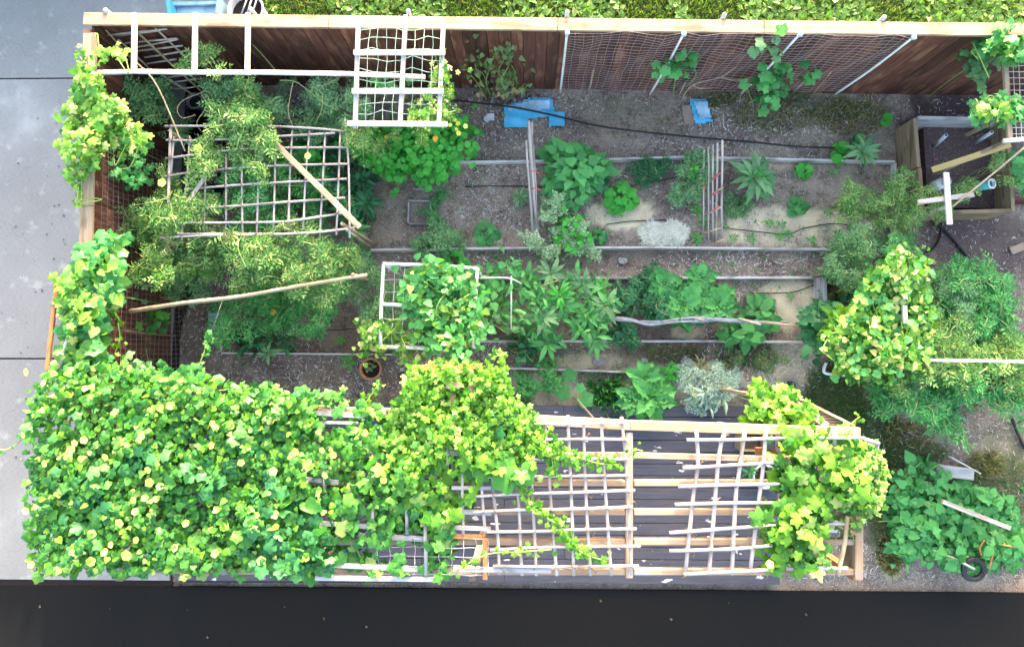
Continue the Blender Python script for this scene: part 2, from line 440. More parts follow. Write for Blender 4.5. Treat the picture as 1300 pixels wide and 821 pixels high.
def needle():
    return np.array([(0, .06, 0), (0, -.06, 0), (.55, -.045, .05), (.55, .045, .05), (1, 0, -.06)]), np.array([(0, 1, 2), (0, 2, 3), (3, 2, 4)])
def flower5():
    V = [(0, 0, -.04)]; m = 20
    for i in range(m):
        t = 2*math.pi*i/m; r = .5*(.92+.08*math.cos(5*t)); V.append((r*math.cos(t), r*math.sin(t), .10*(r/.5)))
    return np.array(V), np.array([(0, 1+i, 1+(i+1) % m) for i in range(m)])
TP = dict(lobed=lobed(), lobed3=lobed(5, .38, .16), lobed4=lobed(3, .35, .2), heart=heart(), bean=heart(.12, .8, .02), lance=lance(), strap=lance(.06, .3), oval=heart(.08, .75, -.05),
          crinkle=crinkle(), kale=crinkle(.30, .35), round=roundleaf(), sprig=sprig(), sprigw=sprig(3, .5, .30), needle=needle(), flower=flower5())
_tm = {}
def tmesh(kind, mat):
    k = (kind, mat.name)
    if k not in _tm:
        V, Fs = TP[kind]; me = npmesh('leaf', V, Fs, True); me.materials.append(mat); _tm[k] = me
    return _tm[k]
def frames(pos, nrm, fwd, size):
    """rotation stacks: rows local x (fwd), y, z (nrm)"""
    z = nrm/np.linalg.norm(nrm, axis=1, keepdims=True)
    x = fwd - z*np.sum(fwd*z, 1, keepdims=True); x /= (np.linalg.norm(x, axis=1, keepdims=True)+1e-9)
    y = np.cross(z, x); return x, y, z
def scatter(name, kind, pos, nrm, fwd, size, mat, parent):
    V, Fs = TP[kind]; x, y, z = frames(pos, nrm, fwd, size); n = len(pos)
    o0 = np.array(wloc(parent)) if parent else np.zeros(3)
    W_ = (V[None, :, 0, None]*x[:, None]+V[None, :, 1, None]*y[:, None]+V[None, :, 2, None]*z[:, None])*size[:, None, None]+(pos-o0)[:, None]
    FF = Fs[None]+(np.arange(n)*len(V))[:, None, None]
    me = npmesh(name, W_.reshape(-1, 3), FF.reshape(-1, 3), kind not in ('sprig', 'needle'))
    return stuff(link(name, me, mat, parent, T(Vector(o0))))
def place(kind, pos, nrm, fwd, size, mat, parent, name='leaf', limit=290, rest='foliage'):
    """leaves: the largest up to the limit as parts, the rest joined"""
    n = len(pos); order = np.argsort(-size*(1+.15*pos[:, 2])); a, b = order[:limit], order[limit:]
    x, y, z = frames(pos, nrm, fwd, size); me = tmesh(kind, mat)
    for i in a:
        m = Matrix(((x[i][0], y[i][0], z[i][0]), (x[i][1], y[i][1], z[i][1]), (x[i][2], y[i][2], z[i][2]))).to_4x4()
        m = T(Vector(pos[i])) @ m @ Matrix.Scale(float(size[i]), 4)
        link(name, me, None, parent, m)
    if len(b): scatter(rest, kind, pos[b], nrm[b], fwd[b], size[b], mat, parent)
def inpoly(x, y, poly):
    c = np.zeros(len(x), bool); n = len(poly)
    for i in range(n):
        x0, y0 = poly[i]; x1, y1 = poly[(i+1) % n]
        k = ((y0 > y) != (y1 > y)) & (x < (x1-x0)*(y-y0)/(y1-y0+1e-9)+x0); c ^= k
    return c
def polypts(poly, n, grid=None):
    poly = np.array(poly, float); lo, hi = poly.min(0), poly.max(0); out = np.zeros((0, 2))
    while len(out) < n:
        q = rng.uniform(lo, hi, (n*3, 2)); out = np.vstack([out, q[inpoly(q[:, 0], q[:, 1], poly)]])
    return out[:n]
def PN(pxy, z):
    d = np.stack([(pxy[:, 0]-CX)/F, -(pxy[:, 1]-CY)/F, -np.ones(len(pxy))], 1) @ np.array(RC).T
    t = (z-H)/d[:, 2]; return np.stack([d[:, 0]*t, d[:, 1]*t, np.broadcast_to(z, t.shape)], 1)
def rnd_dirs(n, tilt, up=(0, 0, 1)):
    a = rng.uniform(0, 2*np.pi, n); t = np.abs(rng.normal(0, tilt, n))
    return np.stack([np.sin(t)*np.cos(a)+up[0], np.sin(t)*np.sin(a)+up[1], np.cos(t)*up[2]], 1)
def rnd_yaw(n):
    a = rng.uniform(0, 2*np.pi, n); return np.stack([np.cos(a), np.sin(a), rng.normal(0, .2, n)], 1)

# ------------------------------------------------------------------ plant builders
def dome_plant(name, label, cat, px, py, r, h, nleaf, lpx, kind, mat, group=None, flat=.55, ry=None, stems=6, parts=None, tilt=.35, stemmat='greenstem', up=.25, limit=290, root=None):
    """leaves set round a low dome; r and lpx in photo pixels"""
    c = P(px, py, h*.6); sc = (H-h*.6)/F; R0 = r*sc; RY = (ry or r)*sc; L = lpx*sc
    b = Vector((c.x, c.y, 0)) if root is None else P(root[0], root[1], 0)
    t = thing(name, label, cat, b, group)
    # points through the dome's volume, more near its skin
    n = nleaf; a = rng.uniform(0, 2*np.pi, n); q = np.sqrt(rng.uniform(0.02, 1, n))
    rr = np.clip(1-L*.45/R0, .2, 1)
    bump = 1+.18*np.sin(3*a+px)+.12*np.sin(5*a+py)
    x = c.x+q*R0*rr*np.cos(a)*bump; y = c.y+q*RY*rr*np.sin(a)*bump
    top = h*(1-flat*q**2); z = top*(1-.55*rng.uniform(0, 1, n)**1.6)+.02
    out = np.stack([np.cos(a), np.sin(a), np.zeros(n)], 1)
    nr = rnd_dirs(n, tilt)+out*up*q[:, None]
    fw = out+np.stack([rng.normal(0, .45, n), rng.normal(0, .45, n), rng.normal(0, .15, n)], 1)
    pos = np.stack([x, y, z], 1)-out*L*.35
    sz = L*rng.uniform(.65, 1.15, n)
    use = parts if parts is not None else (lpx >= 10)
    if use: place(kind, pos, nr, fw, sz, M[mat], t, limit=limit)
    else: scatter('foliage', kind, pos, nr, fw, sz, M[mat], t)
    if stems:
        ln = []
        idx = rng.choice(n, min(stems, n), replace=False)
        for i in idx:
            e = Vector(pos[i]); m = b.lerp(e, .5)+Vector((0, 0, .12*h)); ln.append(curve_pts([b-Vector((0, 0, .02)), m, e], 3))
        multi_rod('stem', ln, .006, M[stemmat], t, 4)
    return t
def rosette(name, label, cat, px, py, r, h, nleaf, kind, mat, group=None, rise=.35, whorls=1):
    """long leaves radiating from the centre"""
    b = P(px, py, 0); L = r*(H-h)/F; t = thing(name, label, cat, b, group)
    c = P(px, py, h); a = np.arange(nleaf)*2.4+rng.uniform(0, .4, nleaf)
    el = np.linspace(rise*.3, rise*1.8, nleaf)
    d = np.stack([np.cos(a)*np.cos(el), np.sin(a)*np.cos(el), np.sin(el)], 1)
    nr = np.stack([-np.cos(a)*np.sin(el), -np.sin(a)*np.sin(el), np.cos(el)], 1)+rng.normal(0, .15, (nleaf, 3))
    pos = np.tile(np.array([c.x, c.y, h*.7]), (nleaf, 1))+d*.02
    sz = L*rng.uniform(.75, 1.1, nleaf)*(1-.35*(el/el.max()))
    if r >= 10: place(kind, pos, nr, d, sz, M[mat], t)
    else: scatter('foliage', kind, pos, nr, d, sz, M[mat], t)
    rod('stem', [b-Vector((0, 0, .02)), Vector((c.x, c.y, h*.75))], .01, M['greenstem'], t)
    return t
def branchy(t, rt, poly, z0, z1, n, L, kind, mat, clump, sc, stems, stemr):
    """stems that fork from a few crowns, sprigs alternating along each one"""
    L *= 1.35; nb_ = max(6, int(n/42)); cc = polypts(poly, max(3, clump)); cz = rng.uniform(z0, z1, len(cc))
    P_, N_, F_, S_, ln = [], [], [], [], []
    reach = math.sqrt(np.ptp(np.array(poly)[:, 0])*np.ptp(np.array(poly)[:, 1])/len(cc))*sc*1.05
    reach = max(.10, min(reach, .42))
    for b_ in range(nb_):
        i = rng.integers(0, len(cc)); c = np.array(P(*cc[i], cz[i])); a = rng.uniform(0, 6.283); R0 = reach*rng.uniform(.55, 1.35)
        p0 = c+np.array([rng.normal(0, .03), rng.normal(0, .03), -rng.uniform(.05, .3)*min(1, z0+.3)]); p0[2] = max(.01, p0[2])
        p2 = c+np.array([math.cos(a)*R0, math.sin(a)*R0, rng.normal(-.05, .07)]); p2[2] = max(.03, p2[2])
        p1 = (p0+p2)/2+np.array([rng.normal(0, .04), rng.normal(0, .04), .08])
        cv = [Vector(p) for p in (p0, p1, p2)]; ln.append(curve_pts(cv, 3))
        m = 12; u = (np.arange(m)+.6)/m; q = ((1-u)**2)[:, None]*p0+(2*u*(1-u))[:, None]*p1+(u**2)[:, None]*p2
        d = p2-p0; d /= np.linalg.norm(d)+1e-6; sd_ = np.array([-d[1], d[0], 0.]); sg_ = np.where(np.arange(m) % 2, 1, -1)[:, None]
        F_.append(d*.6+sd_*sg_*rng.uniform(.4, 1.1, (m, 1))+rng.normal(0, .25, (m, 3))); N_.append(rnd_dirs(m, .45)); P_.append(q+rng.normal(0, .012, q.shape)); S_.append(L*rng.uniform(.55, 1.1, m)*(1.1-.45*u))
    pos = np.vstack(P_); scatter('foliage', kind, pos, np.vstack(N_), np.vstack(F_), np.concatenate(S_), M[mat], t)
    for i in range(min(stems, len(cc))):
        e = Vector(P(*cc[i], cz[i])); b = Vector((rt.x, rt.y, 0)).lerp(Vector((e.x, e.y, 0)), .6); ln.append(curve_pts([b, b.lerp(e, .5)+Vector((random.gauss(0, .05), random.gauss(0, .05), .04)), e], 4))
    multi_rod('stem', ln, .0045, M['palestem'], t, 3)
    return t
def fclamp(p):
    """keeps climbers on the garden side of the top fence"""
    C0 = np.array([0, 0, H]); n_ = np.array(nin); d = (p-np.array(NA))@n_; d0 = (C0-np.array(NA))@n_
    bad = d < .10; w = .10+rng.uniform(0, .12, len(p)); t = np.where(bad, (d0-w)/(d0-d), 1.)
    return C0+(p-C0)*t[:, None]
def cloud(name, label, cat, poly, z0, z1, n, lpx, kind, mat, group=None, stems=8, roots=None, tilt=.6, clump=14, stemr=.008, ragged=.16):
    """airy foliage filling a photo outline between two heights, in clumps with gaps"""
    pl = np.array(poly, float); cen = pl.mean(0)
    rt = P(*(roots or cen), 0); t = thing(name, label, cat, Vector((rt.x, rt.y, 0)), group)
    sc = (H-(z0+z1)/2)/F; L = lpx*sc
    if kind in ('sprig', 'sprigw') and lpx > 6.5: return branchy(t, rt, poly, z0, z1, n, L, kind, mat, clump, sc, stems, stemr)
    k = max(3, clump); cc = polypts(poly, k); cz = rng.uniform(z0, z1, k)
    ext = np.sqrt(np.ptp(pl[:, 0])*np.ptp(pl[:, 1])/k)
    j = rng.integers(0, k, n); sp = rng.normal(0, ext*(.34 if kind == 'sprig' else .46), (n, 2))*np.exp(rng.normal(0, .35, (n, 1))); pxy = cc[j]+sp
    keep = inpoly(pxy[:, 0], pxy[:, 1], poly) | (rng.random(n) < ragged); pxy = pxy[keep]; j = j[keep]; sp = sp[keep]; n = len(pxy)
    z = np.clip(cz[j]+rng.normal(0, .12*(z1-z0)+.03, n)-(np.hypot(sp[:, 0], sp[:, 1])/ext)**2*.14, .03, z1+.15)
    pos = fclamp(PN(pxy, z)); c3 = fclamp(PN(cc, cz))
    out = pos-c3[j]; out /= (np.linalg.norm(out, axis=1, keepdims=True)+1e-6)
    nr = rnd_dirs(n, tilt)+out*.3; fw = out+rng.normal(0, .5, (n, 3))
    sz = L*rng.uniform(.6, 1.25, n)
    if lpx >= 10 and kind not in ('sprig', 'sprigw', 'needle'): place(kind, pos, nr, fw, sz, M[mat], t)
    else: scatter('foliage', kind, pos, nr, fw, sz, M[mat], t)
    ln = []
    for i in range(min(stems, k)):
        e = Vector(c3[i]); b = Vector((rt.x, rt.y, 0)).lerp(Vector((e.x, e.y, 0)), .45)
        mid = b.lerp(e, .55)+Vector((random.gauss(0, .08), random.gauss(0, .08), .1))
        ln.append(curve_pts([b, mid, e+Vector((random.gauss(0, .12), random.gauss(0, .12), .03))], 4))
    if ln: multi_rod('stem', ln, stemr, M['greenstem'], t, 4)
    return t

# ================================================================== GROUND
def ground():
    x0, x1, y0, y1, st = -9.5, 9.5, -7.5, 9.0, .045
    xs = np.arange(x0, x1, st); ys = np.arange(y0, y1, st); X, Y = np.meshgrid(xs, ys)
    def fbm(x, y, s, seed):
        r = np.random.default_rng(seed); o = np.zeros_like(x)
        for k in range(9):
            a = r.uniform(0, 6.28); f = s*r.uniform(.6, 3); o += np.sin((x*np.cos(a)+y*np.sin(a))*f+r.uniform(0, 6.28))/(1+.3*k)
        return o/3.2
    nz = fbm(X, Y, 2.2, 1); nz2 = fbm(X, Y, 7, 2); nz3 = fbm(X, Y, 18, 3)
    Z = .012*nz+.010*nz2+.006*nz3
    # pixel coordinates of each ground point
    d = np.stack([X, Y, np.full_like(X, -H)], -1) @ np.array(RC); PX = CX+F*d[..., 0]/-d[..., 2]; PY = CY-F*d[..., 1]/-d[..., 2]
    C = np.zeros(X.shape+(4,), np.float32); C[..., 3] = 1
    def blob(ch, px, py, rx, ry, amt=1., soft=.35):
        if ch == 0: soft = .22; amt = min(1., amt*1.15)
        q = np.sqrt(((PX-px)/rx)**2+((PY-py)/ry)**2)+.20*nz2+.16*nz3+rng.normal(0, .05, PX.shape)
        k = np.clip((1-q)/soft+.5, 0, 1)*amt; C[..., ch] = np.maximum(C[..., ch], k)
    for b in [(790, 272, 42, 22, .9), (985, 290, 75, 26, .85), (1060, 290, 60, 25, .8), (1000, 385, 38, 32, .95), (868, 420, 20, 12, .9), (745, 458, 42, 10, .6),
              (720, 505, 45, 18, .8), (690, 490, 40, 20, .6), (820, 505, 80, 20, .7), (860, 505, 30, 20, .8), (617, 305, 20, 14, .5), (980, 200, 30, 20, .3),
              (1260, 580, 30, 25, .35), (1160, 520, 30, 18, .2), (1130, 700, 20, 35, .55), (1000, 470, 40, 40, .45), (930, 500, 40, 22, .5)]: blob(0, *b)
    for b in [(1060, 510, 45, 45, .9), (1110, 560, 35, 60, .85), (940, 450, 45, 22, .6), (860, 450, 50, 14, .5), (790, 135, 50, 12, .35), (920, 128, 30, 12, .6),
              (1050, 140, 70, 22, .5), (970, 160, 40, 10, .3), (1280, 600, 60, 60, .6), (1120, 640, 22, 60, .7), (1160, 560, 60, 20, .5), (1215, 565, 40, 15, .3), (1275, 690, 40, 30, .5)]: blob(1, *b)
    for b in [(1215, 170, 75, 60, 1.), (1240, 320, 75, 55, .75), (470, 440, 200, 60, .45), (1130, 350, 60, 60, .6), (260, 380, 60, 90, .5), (340, 200, 130, 100, .5), (620, 140, 50, 60, .3),
              (1150, 535, 40, 22, .5), (700, 330, 260, 12, .3), (1180, 520, 60, 25, .4), (820, 400, 120, 30, .5), (880, 240, 80, 35, .35)]: blob(2, *b)
    C[..., 0] *= np.clip(.75+.35*nz2+.3*nz3, 0, 1); C[..., 1] *= np.clip(.8+.4*nz2, 0, 1)
    Z += .02*C[..., 2]*0
    ny, nx = X.shape
    # raised soil inside the beds
    inb = ((PY > 208) & (PY < 316) & (PX > 470) & (PX < 1135)) | ((PY > 353) & (PY < 433) & (PX > 605) & (PX < 1036))
    Z += np.where(inb, .03, 0)
    V = np.stack([X, Y, Z], -1).reshape(-1, 3)
    i = np.arange((ny-1)*(nx-1)); a = (i//(nx-1))*nx+i % (nx-1)
    Fs = np.stack([a, a+1, a+nx+1, a+nx], 1)
    me = npmesh('garden_soil', V, Fs, True)
    at = me.color_attributes.new('cover', 'FLOAT_COLOR', 'POINT'); at.data.foreach_set('color', C.reshape(-1))
    o = struct(link('garden_soil', me, M['soil'], None, Matrix.Identity(4)))
    struct(slab('far_ground', [(-300, -300), (300, -300), (300, 300), (-300, 300)], -.09, .02, M['outer']))
    return o
ground()

# fence lines in the world
ZT = 1.85
NA, NB = P(113, 23.5, ZT), P(1700, 42.4, ZT)           # centre of the north cap, east end lengthened out of view to shade soil
WA, WB = P(113.5, 23.5, ZT), P(105, 470, ZT)         # centre of the west cap
ndir = (NB-NA).normalized(); wdir = (WB-WA).normalized(); nin = Vector((ndir.y, -ndir.x, 0)); win = Vector((-wdir.y, wdir.x, 0))
if win.x < 0: win = -win
WB = WA+wdir*((WA.y-P(100, 722, ZT).y)/abs(wdir.y))
# concrete, one child per slab, joints left open between them
def fx(y): return WA.x+(WB.x-WA.x)*(y-WA.y)/(WB.y-WA.y)
cd = struct(slab('concrete_driveway', [(-16, -14), (-4.6, -14), (-4.9, NA.y+.05), (-3.4, NA.y+.05), (-3.4, 12), (-16, 12)], .012, .05, M['potsoil']))
j1, j2 = P(20, 100, .04).y, P(20, 455, .04).y
ye = P(20, 735, .04).y; gx = P(333, 8, .0).x
rows = [(j1+.011, j1+3.95), (j2+.011, j1-.011), (ye, j2-.011)]
for y0, y1 in rows:
    for x0, x1 in ((-12, -8.43), (-8.4, 0)):
        if x1 == 0: poly = [(x0, y0), (fx(y0)+.03, y0), (fx(y1)+.03, y1), (x0, y1)]
        else: poly = [(x0, y0), (x1, y0), (x1, y1), (x0, y1)]
        if y1 > NA.y and x1 == 0: poly = [(x0, y0), (fx(y0)+.03, y0), (fx(y0)+.03, NA.y+.06), (gx, NA.y+.06), (gx, y1), (x0, y1)]
        slab('concrete_slab', poly, .04, .03, M['concrete'], cd)
# black asphalt strip south of everything
struct(slab('asphalt_lane', [(-16, -9.5), (12, -9.5), (12, P(0, 741, 0).y), (-16, P(0, 741, 0).y)], .055, .03, M['asphalt']))

# lawn beyond the north fence
def grasspatch(name, poly, n, h, mat, z=0., lean=.35, wd=1.0, st=True):
    q = PN(polypts(poly, n), np.zeros(n)+z); n = len(q)
    fw = np.stack([rng.normal(0, lean, n), rng.normal(0, lean, n), np.ones(n)], 1); nr = rnd_yaw(n)
    o = scatter(name, 'needle', q, nr, fw, h*rng.uniform(.5, 1.2, n), M[mat], None)
    return o
lw = struct(slab('lawn', [(gx+.01, NA.y+.06), (10, NA.y-.2), (10, 9.5), (gx+.01, 9.5)], .035, .03, M['outer']))
tag_ = grasspatch('lawn_grass', [(336, -30), (1330, -30), (1330, 70), (336, 50)], 42000, .10, 'grass', .03, .55)
q = PN(polypts([(345, -30), (1330, -30), (1330, 66), (345, 50)], 5200), .08*np.ones(5200))
k = np.sin(q[:, 0]*2.1)+np.sin(q[:, 0]*5.3+q[:, 1]*3) + .8*(q[:, 0] > 3.5)
q = q[k > -.15]; n = len(q); scatter('lawn_weeds', 'oval', q, rnd_dirs(n, .5), rnd_yaw(n), rng.uniform(.05, .13, n), M['weed'], None)

# turf and dry grass inside the garden
def patch_grass(specs, name, mat, h, lean=.7):
    pts = []
    for px, py, rx, ry, n in specs:
        a = rng.uniform(0, 2*np.pi, n); r = np.sqrt(rng.uniform(0, 1, n))*rng.uniform(.75, 1.05, n)
        pts.append(np.stack([px+rx*r*np.cos(a), py+ry*r*np.sin(a)], 1))
    q = PN(np.vstack(pts), 0.01); n = len(q)
    fw = np.stack([rng.normal(0, lean, n), rng.normal(0, lean, n), np.ones(n)*.9], 1)
    return scatter(name, 'needle', q, rnd_yaw(n), fw, h*rng.uniform(.5, 1.3, n), M[mat], None)
patch_grass([(1060, 505, 45, 48, 7000), (1110, 560, 38, 60, 6000), (945, 450, 40, 20, 2200), (860, 452, 45, 12, 900), (1120, 650, 22, 70, 2500), (1275, 620, 50, 50, 3000),
             (1160, 575, 50, 18, 2000), (915, 130, 20, 8, 500), (1065, 140, 50, 16, 1200), (1000, 125, 40, 10, 700), (640, 375, 30, 15, 100), (1240, 690, 60, 40, 2000), (700, 445, 60, 10, 500)], 'turf_grass', 'turf', .055)
patch_grass([(980, 150, 60, 22, 500), (1080, 150, 50, 25, 700), (1130, 700, 18, 30, 900), (1250, 590, 25, 20, 400), (850, 445, 60, 15, 300), (1085, 265, 40, 15, 250), (940, 120, 80, 10, 350),
             (1150, 550, 40, 20, 260), (800, 160, 80, 20, 120), (1060, 370, 30, 18, 300)], 'dry_grass', 'dgrass', .13, 1.3)
# litter of chips and straw on the soil
def litter(n, size, mat, name, poly):
    q = polypts(poly, n); w = np.sin(q[:, 0]*.021+1)+np.sin(q[:, 1]*.043+q[:, 0]*.013)+rng.normal(0, .8, n); q = q[(w > -.4) & ((q[:, 0] < 1120) | (rng.random(len(q)) < (.28 if mat == 'chips' else 1.)))]; n = len(q)
    pos = PN(q, .028*np.ones(n)); return scatter(name, 'needle', pos, rnd_dirs(n, .35), rnd_yaw(n), size*rng.uniform(.4, 1.4, n), M[mat], None)
M['chips'] = leafm('wood_chip', (.40, .35, .32), (.74, .69, .66), (.16, .10, .09), trans=0, p3=.7)
M['deadl'] = leafm('dead_leaf', (.05, .035, .02), (.11, .07, .035), trans=0)
M['chipd'] = leafm('dark_chip', (.05, .03, .03), (.16, .10, .10), (.36, .31, .30), trans=0, p3=.85)
GP = [(228, 118), (1300, 122), (1300, 735), (1000, 735), (990, 515), (228, 515)]
litter(36000, .052, 'chips', 'wood_chips', GP)
litter(14000, .055, 'chipd', 'bark_mulch', GP)

# ================================================================== FENCES
nf = thing('north_fence', 'long brown plank fence with pale timber cap running along the top of the garden', 'fence', Vector(((NA.x+NB.x)/2, NA.y, 0)))
cx = [113, 428, 724, 987, 1290, 1700]
for a, b in zip(cx[:-1], cx[1:]):
    ta, tb = (a-113)/1587, (b-113)/1587
    p, q_ = NA.lerp(NB, ta), NA.lerp(NB, tb)
    bar('cap_board', p+Vector((.003 if a > 113 else -.07, 0, -.02)), q_+Vector((-.003, 0, -.02)), .15, .04, M['cap'], nf)
npl = int((NB-NA).length/.146)
for i in range(npl):
    u = (i+.5)/npl; p = NA.lerp(NB, u)+nin*(.018+random.uniform(-.003, .003))
    bar('plank', (p.x, p.y, -.05), (p.x, p.y, ZT-.045), .1425, .02, M['brown'], nf, up=nin, share=True)
bar('light_block_board', NA+Vector((0, .008, .9-ZT)), NB+Vector((0, .008, .9-ZT)), .012, 1.78, M['brown'], nf)  # board added behind the planks to block light through the gaps
for zz in (.3, 1.55): bar('rail', NA+Vector((0, .035, zz-ZT)), NB+Vector((0, .035, zz-ZT)), .04, .09, M['brown'], nf)
for px, py in ((518, 14), (720, 16), (920, 19), (1123, 22), (133, 13), (318, 12)):
    p = P(px, py, ZT+.02)
    pt = rod('post', [(p.x, p.y, 0), (p.x, p.y, ZT+.02)], .028, M['metal'], nf, 10)
wf = thing('west_fence', 'brown plank fence on the left side with sunlit timber cap and vines over it', 'fence', Vector((WA.x, (WA.y+WB.y)/2, 0)))
for a, b in ((.028, .36), (.36, .66), (.66, 1)):
    bar('cap_board', WA.lerp(WB, a)+Vector((0, -.003, -.023)), WA.lerp(WB, b)+Vector((0, .003, -.023)), .15, .04, M['cap'], wf)
npl = int((WB-WA).length/.146)
for i in range(npl):
    u = (i+.6)/npl; p = WA.lerp(WB, u)+win*(.018+random.uniform(-.003, .003))
    bar('plank', (p.x, p.y, -.05), (p.x, p.y, ZT-.048), .1425, .02, M['brown'], wf, up=win, share=True)
bar('light_block_board', WA+Vector((-.006, 0, .9-ZT)), WB+Vector((-.006, 0, .9-ZT)), .012, 1.78, M['brown'], wf)  # likewise added to stop sun leaking between the west planks
for zz in (.3, .95, 1.55): bar('rail', WA+Vector((-.035, 0, zz-ZT)), WB+Vector((-.035, 0, zz-ZT)), .04, .09, M['brown'], wf)
for u in (.015, .35, .66, .99):
    p = WA.lerp(WB, u); bar('post', (p.x-.06, p.y-.05, 0), (p.x-.06, p.y-.05, ZT-.06), .08, .08, M['orange'], wf)
# netting on the west fence, hung from the cap
wn = thing('trellis_net', 'rusty wire netting hung inside the left fence under the vine', 'net', WA.lerp(WB, .4)+win*.1-Vector((0, 0, ZT)))
a = WA.lerp(WB, .2)+win*.12; b = WA.lerp(WB, .72)+win*.12
net('netting', [Vector((a.x, a.y, ZT-.1)), Vector((b.x, b.y, ZT-.1)), Vector((b.x+.12, b.y, .1)), Vector((a.x+.12, a.y, .1))], 52, 18, .0028, M['netb'], wn, .01)
for zz, u0, u1 in ((1.0, .2, .72), (.25, .5, .72)):
    p0 = WA.lerp(WB, u0)+win*.16; p1 = WA.lerp(WB, u1)+win*.16
for px0, py0, px1, py1, z0, z1 in ((117, 273, 165, 285, 1.75, .9), (165, 358, 232, 372, 1.2, .3), (130, 418, 222, 426, 1.6, .15)):
    rod('stake', [P(px0, py0, z0), P(px1, py1, z1)], .014, M['tan'], wn, 6, .004)
# orange wood ladder outside the west fence with white pole
ow = thing('ladder_trellis', 'orange brown wooden ladder trellis leaning outside the left fence', 'trellis', P(70, 420, 0)+Vector((.6, 0, 0)))
A_, B_ = P(72, 362, 1.9), P(60, 470, 1.9)
bar('rail', A_, B_, .045, .035, M['orange'], ow)
for py, x0 in ((364, 72), (417, 66)): bar('rung', P(x0, py, 1.88), P(100, py+1, 1.86), .04, .03, M['orange'], ow)
bar('leg', Vector((A_.x+.35, A_.y, 0)), A_-Vector((0, 0, .02)), .04, .04, M['orange'], ow); bar('leg', Vector((B_.x+.35, B_.y, 0)), B_-Vector((0, 0, .02)), .04, .04, M['orange'], ow)
wp = thing('plastic_pole', 'white plastic pole frame lying along the left fence cap beside the orange ladder', 'pole', P(95, 400, 0)+Vector((1, 0, 0)))
rod('pipe', [P(99, 352, 1.95), P(90, 410, 1.96), P(76, 468, 1.95)], .022, M['pvc'], wp); rod('pipe', [P(108, 340, 1.93), P(104, 375, 1.93)], .02, M['pvc'], wp)
rod('pipe', [P(84, 369, 1.93), P(108, 369, 1.93)], .015, M['pvc'], wp)
rod('stake', [P(86, 440, 1.92), P(118, 440, .02)], .02, M['stick'], wp)

# netting on the north fence, four leaning poles
nn = thing('fence_net', 'pinkish string netting on four white poles against the top fence', 'net', P(900, 119, 0))
poles = [((720, 41), (711, 118)), ((868, 43), (825, 120)), ((1016, 43), (941, 119)), ((1160, 47), (1060, 120))]
def PV(px, py, off):
    d = RC @ Vector(((px-CX)/F, -(py-CY)/F, -1.0)); C0 = Vector((0, 0, H)); n_ = nin
    t = (off-(C0-NA).dot(n_))/d.dot(n_); return C0+d*t
tops = [PV(*t, .10) for t, b in poles]; bots = [PV(*b, .16) for t, b in poles]
for v in bots: v.z = max(v.z, 0)
for t_, b_ in zip(tops, bots):
    rod('pole', [t_, t_.lerp(b_, .5)+Vector((0, -.02, 0)), b_], .015, M['pvc'], nn, 8)
    d = bmesh_box(.05, .06, .04); link('clip', d, M['bluepale'], nn, T(t_))
for i in range(3):
    net('netting', [tops[i], tops[i+1], bots[i+1]+Vector((0, .02, .06)), bots[i]+Vector((0, .02, .06))], 13, 24, .0026, M['netp'], nn, .022)
for (a, b) in (((760, 66), (746, 119)), ((1056, 68), (1005, 120)), ((1055, 92), (1027, 126)), ((870, 105), (860, 125))):
    o = tag(rod('garden_stake', [P(*a, 1.1 if a[0] != 870 else .4), P(*b, 0)], .013 if a[0] != 1055 else .006, M['stick'], None, 6, .003), {760: 'short pale stake leaning on the net near its left end', 1056: 'thick bamboo stake with looped top behind the dark climber at the net', 1055: 'thin straw coloured cane beside the thick bamboo at the net', 870: 'short dry stick by the blue sheet under the net'}[a[0]], 'stake')

# ================================================================== FRAMES ON THE NORTH FENCE (upper left)
ZF = 1.90
wfr = thing('white_trellis', 'long white painted frame reaching out from the top fence cap at upper left', 'frame', P(300, 60, 0)-Vector((0, .5, 0)))
pts = [(108, 93), (170, 91), (246, 92), (330, 92), (440, 94), (540, 98)]
for (a, b) in zip(pts[:-1], pts[1:]): bar('rail', P(*a, ZF), P(*b, ZF), .05, .035, M['white'], wfr, bev=.006)
for x, y1 in ((170, 90), (247, 91), (314, 92)): bar('crossbar', P(x+1, 17, ZF+.038), P(x, y1+3, ZF+.038), .055, .035, M['white'], wfr)
lf = thing('netting_ladder', 'white slatted ladder frame with green netting fixed to the top fence', 'frame', P(505, 95, 0)-Vector((0, .6, 0)))
for a, b in (((455, 26), (451, 163)), ((515, 20), (508, 158)), ((563, 28), (557, 160))): bar('side_rail', P(*a, ZF+.05), P(*b, ZF+.05), .05, .04, M['weathered'], lf)
for y, x0, x1 in ((67, 449, 565), (116, 447, 563), (157, 441, 568)): bar('rung', P(x0, y, ZF+.09), P(x1, y+(1 if y > 150 else 0), ZF+.09), .055, .035, M['white'], lf)
net('netting', [P(457, 36, ZF), P(562, 36, ZF), P(556, 158, ZF), P(452, 158, ZF)], 9, 9, .004, M['netg'], lf, .05)
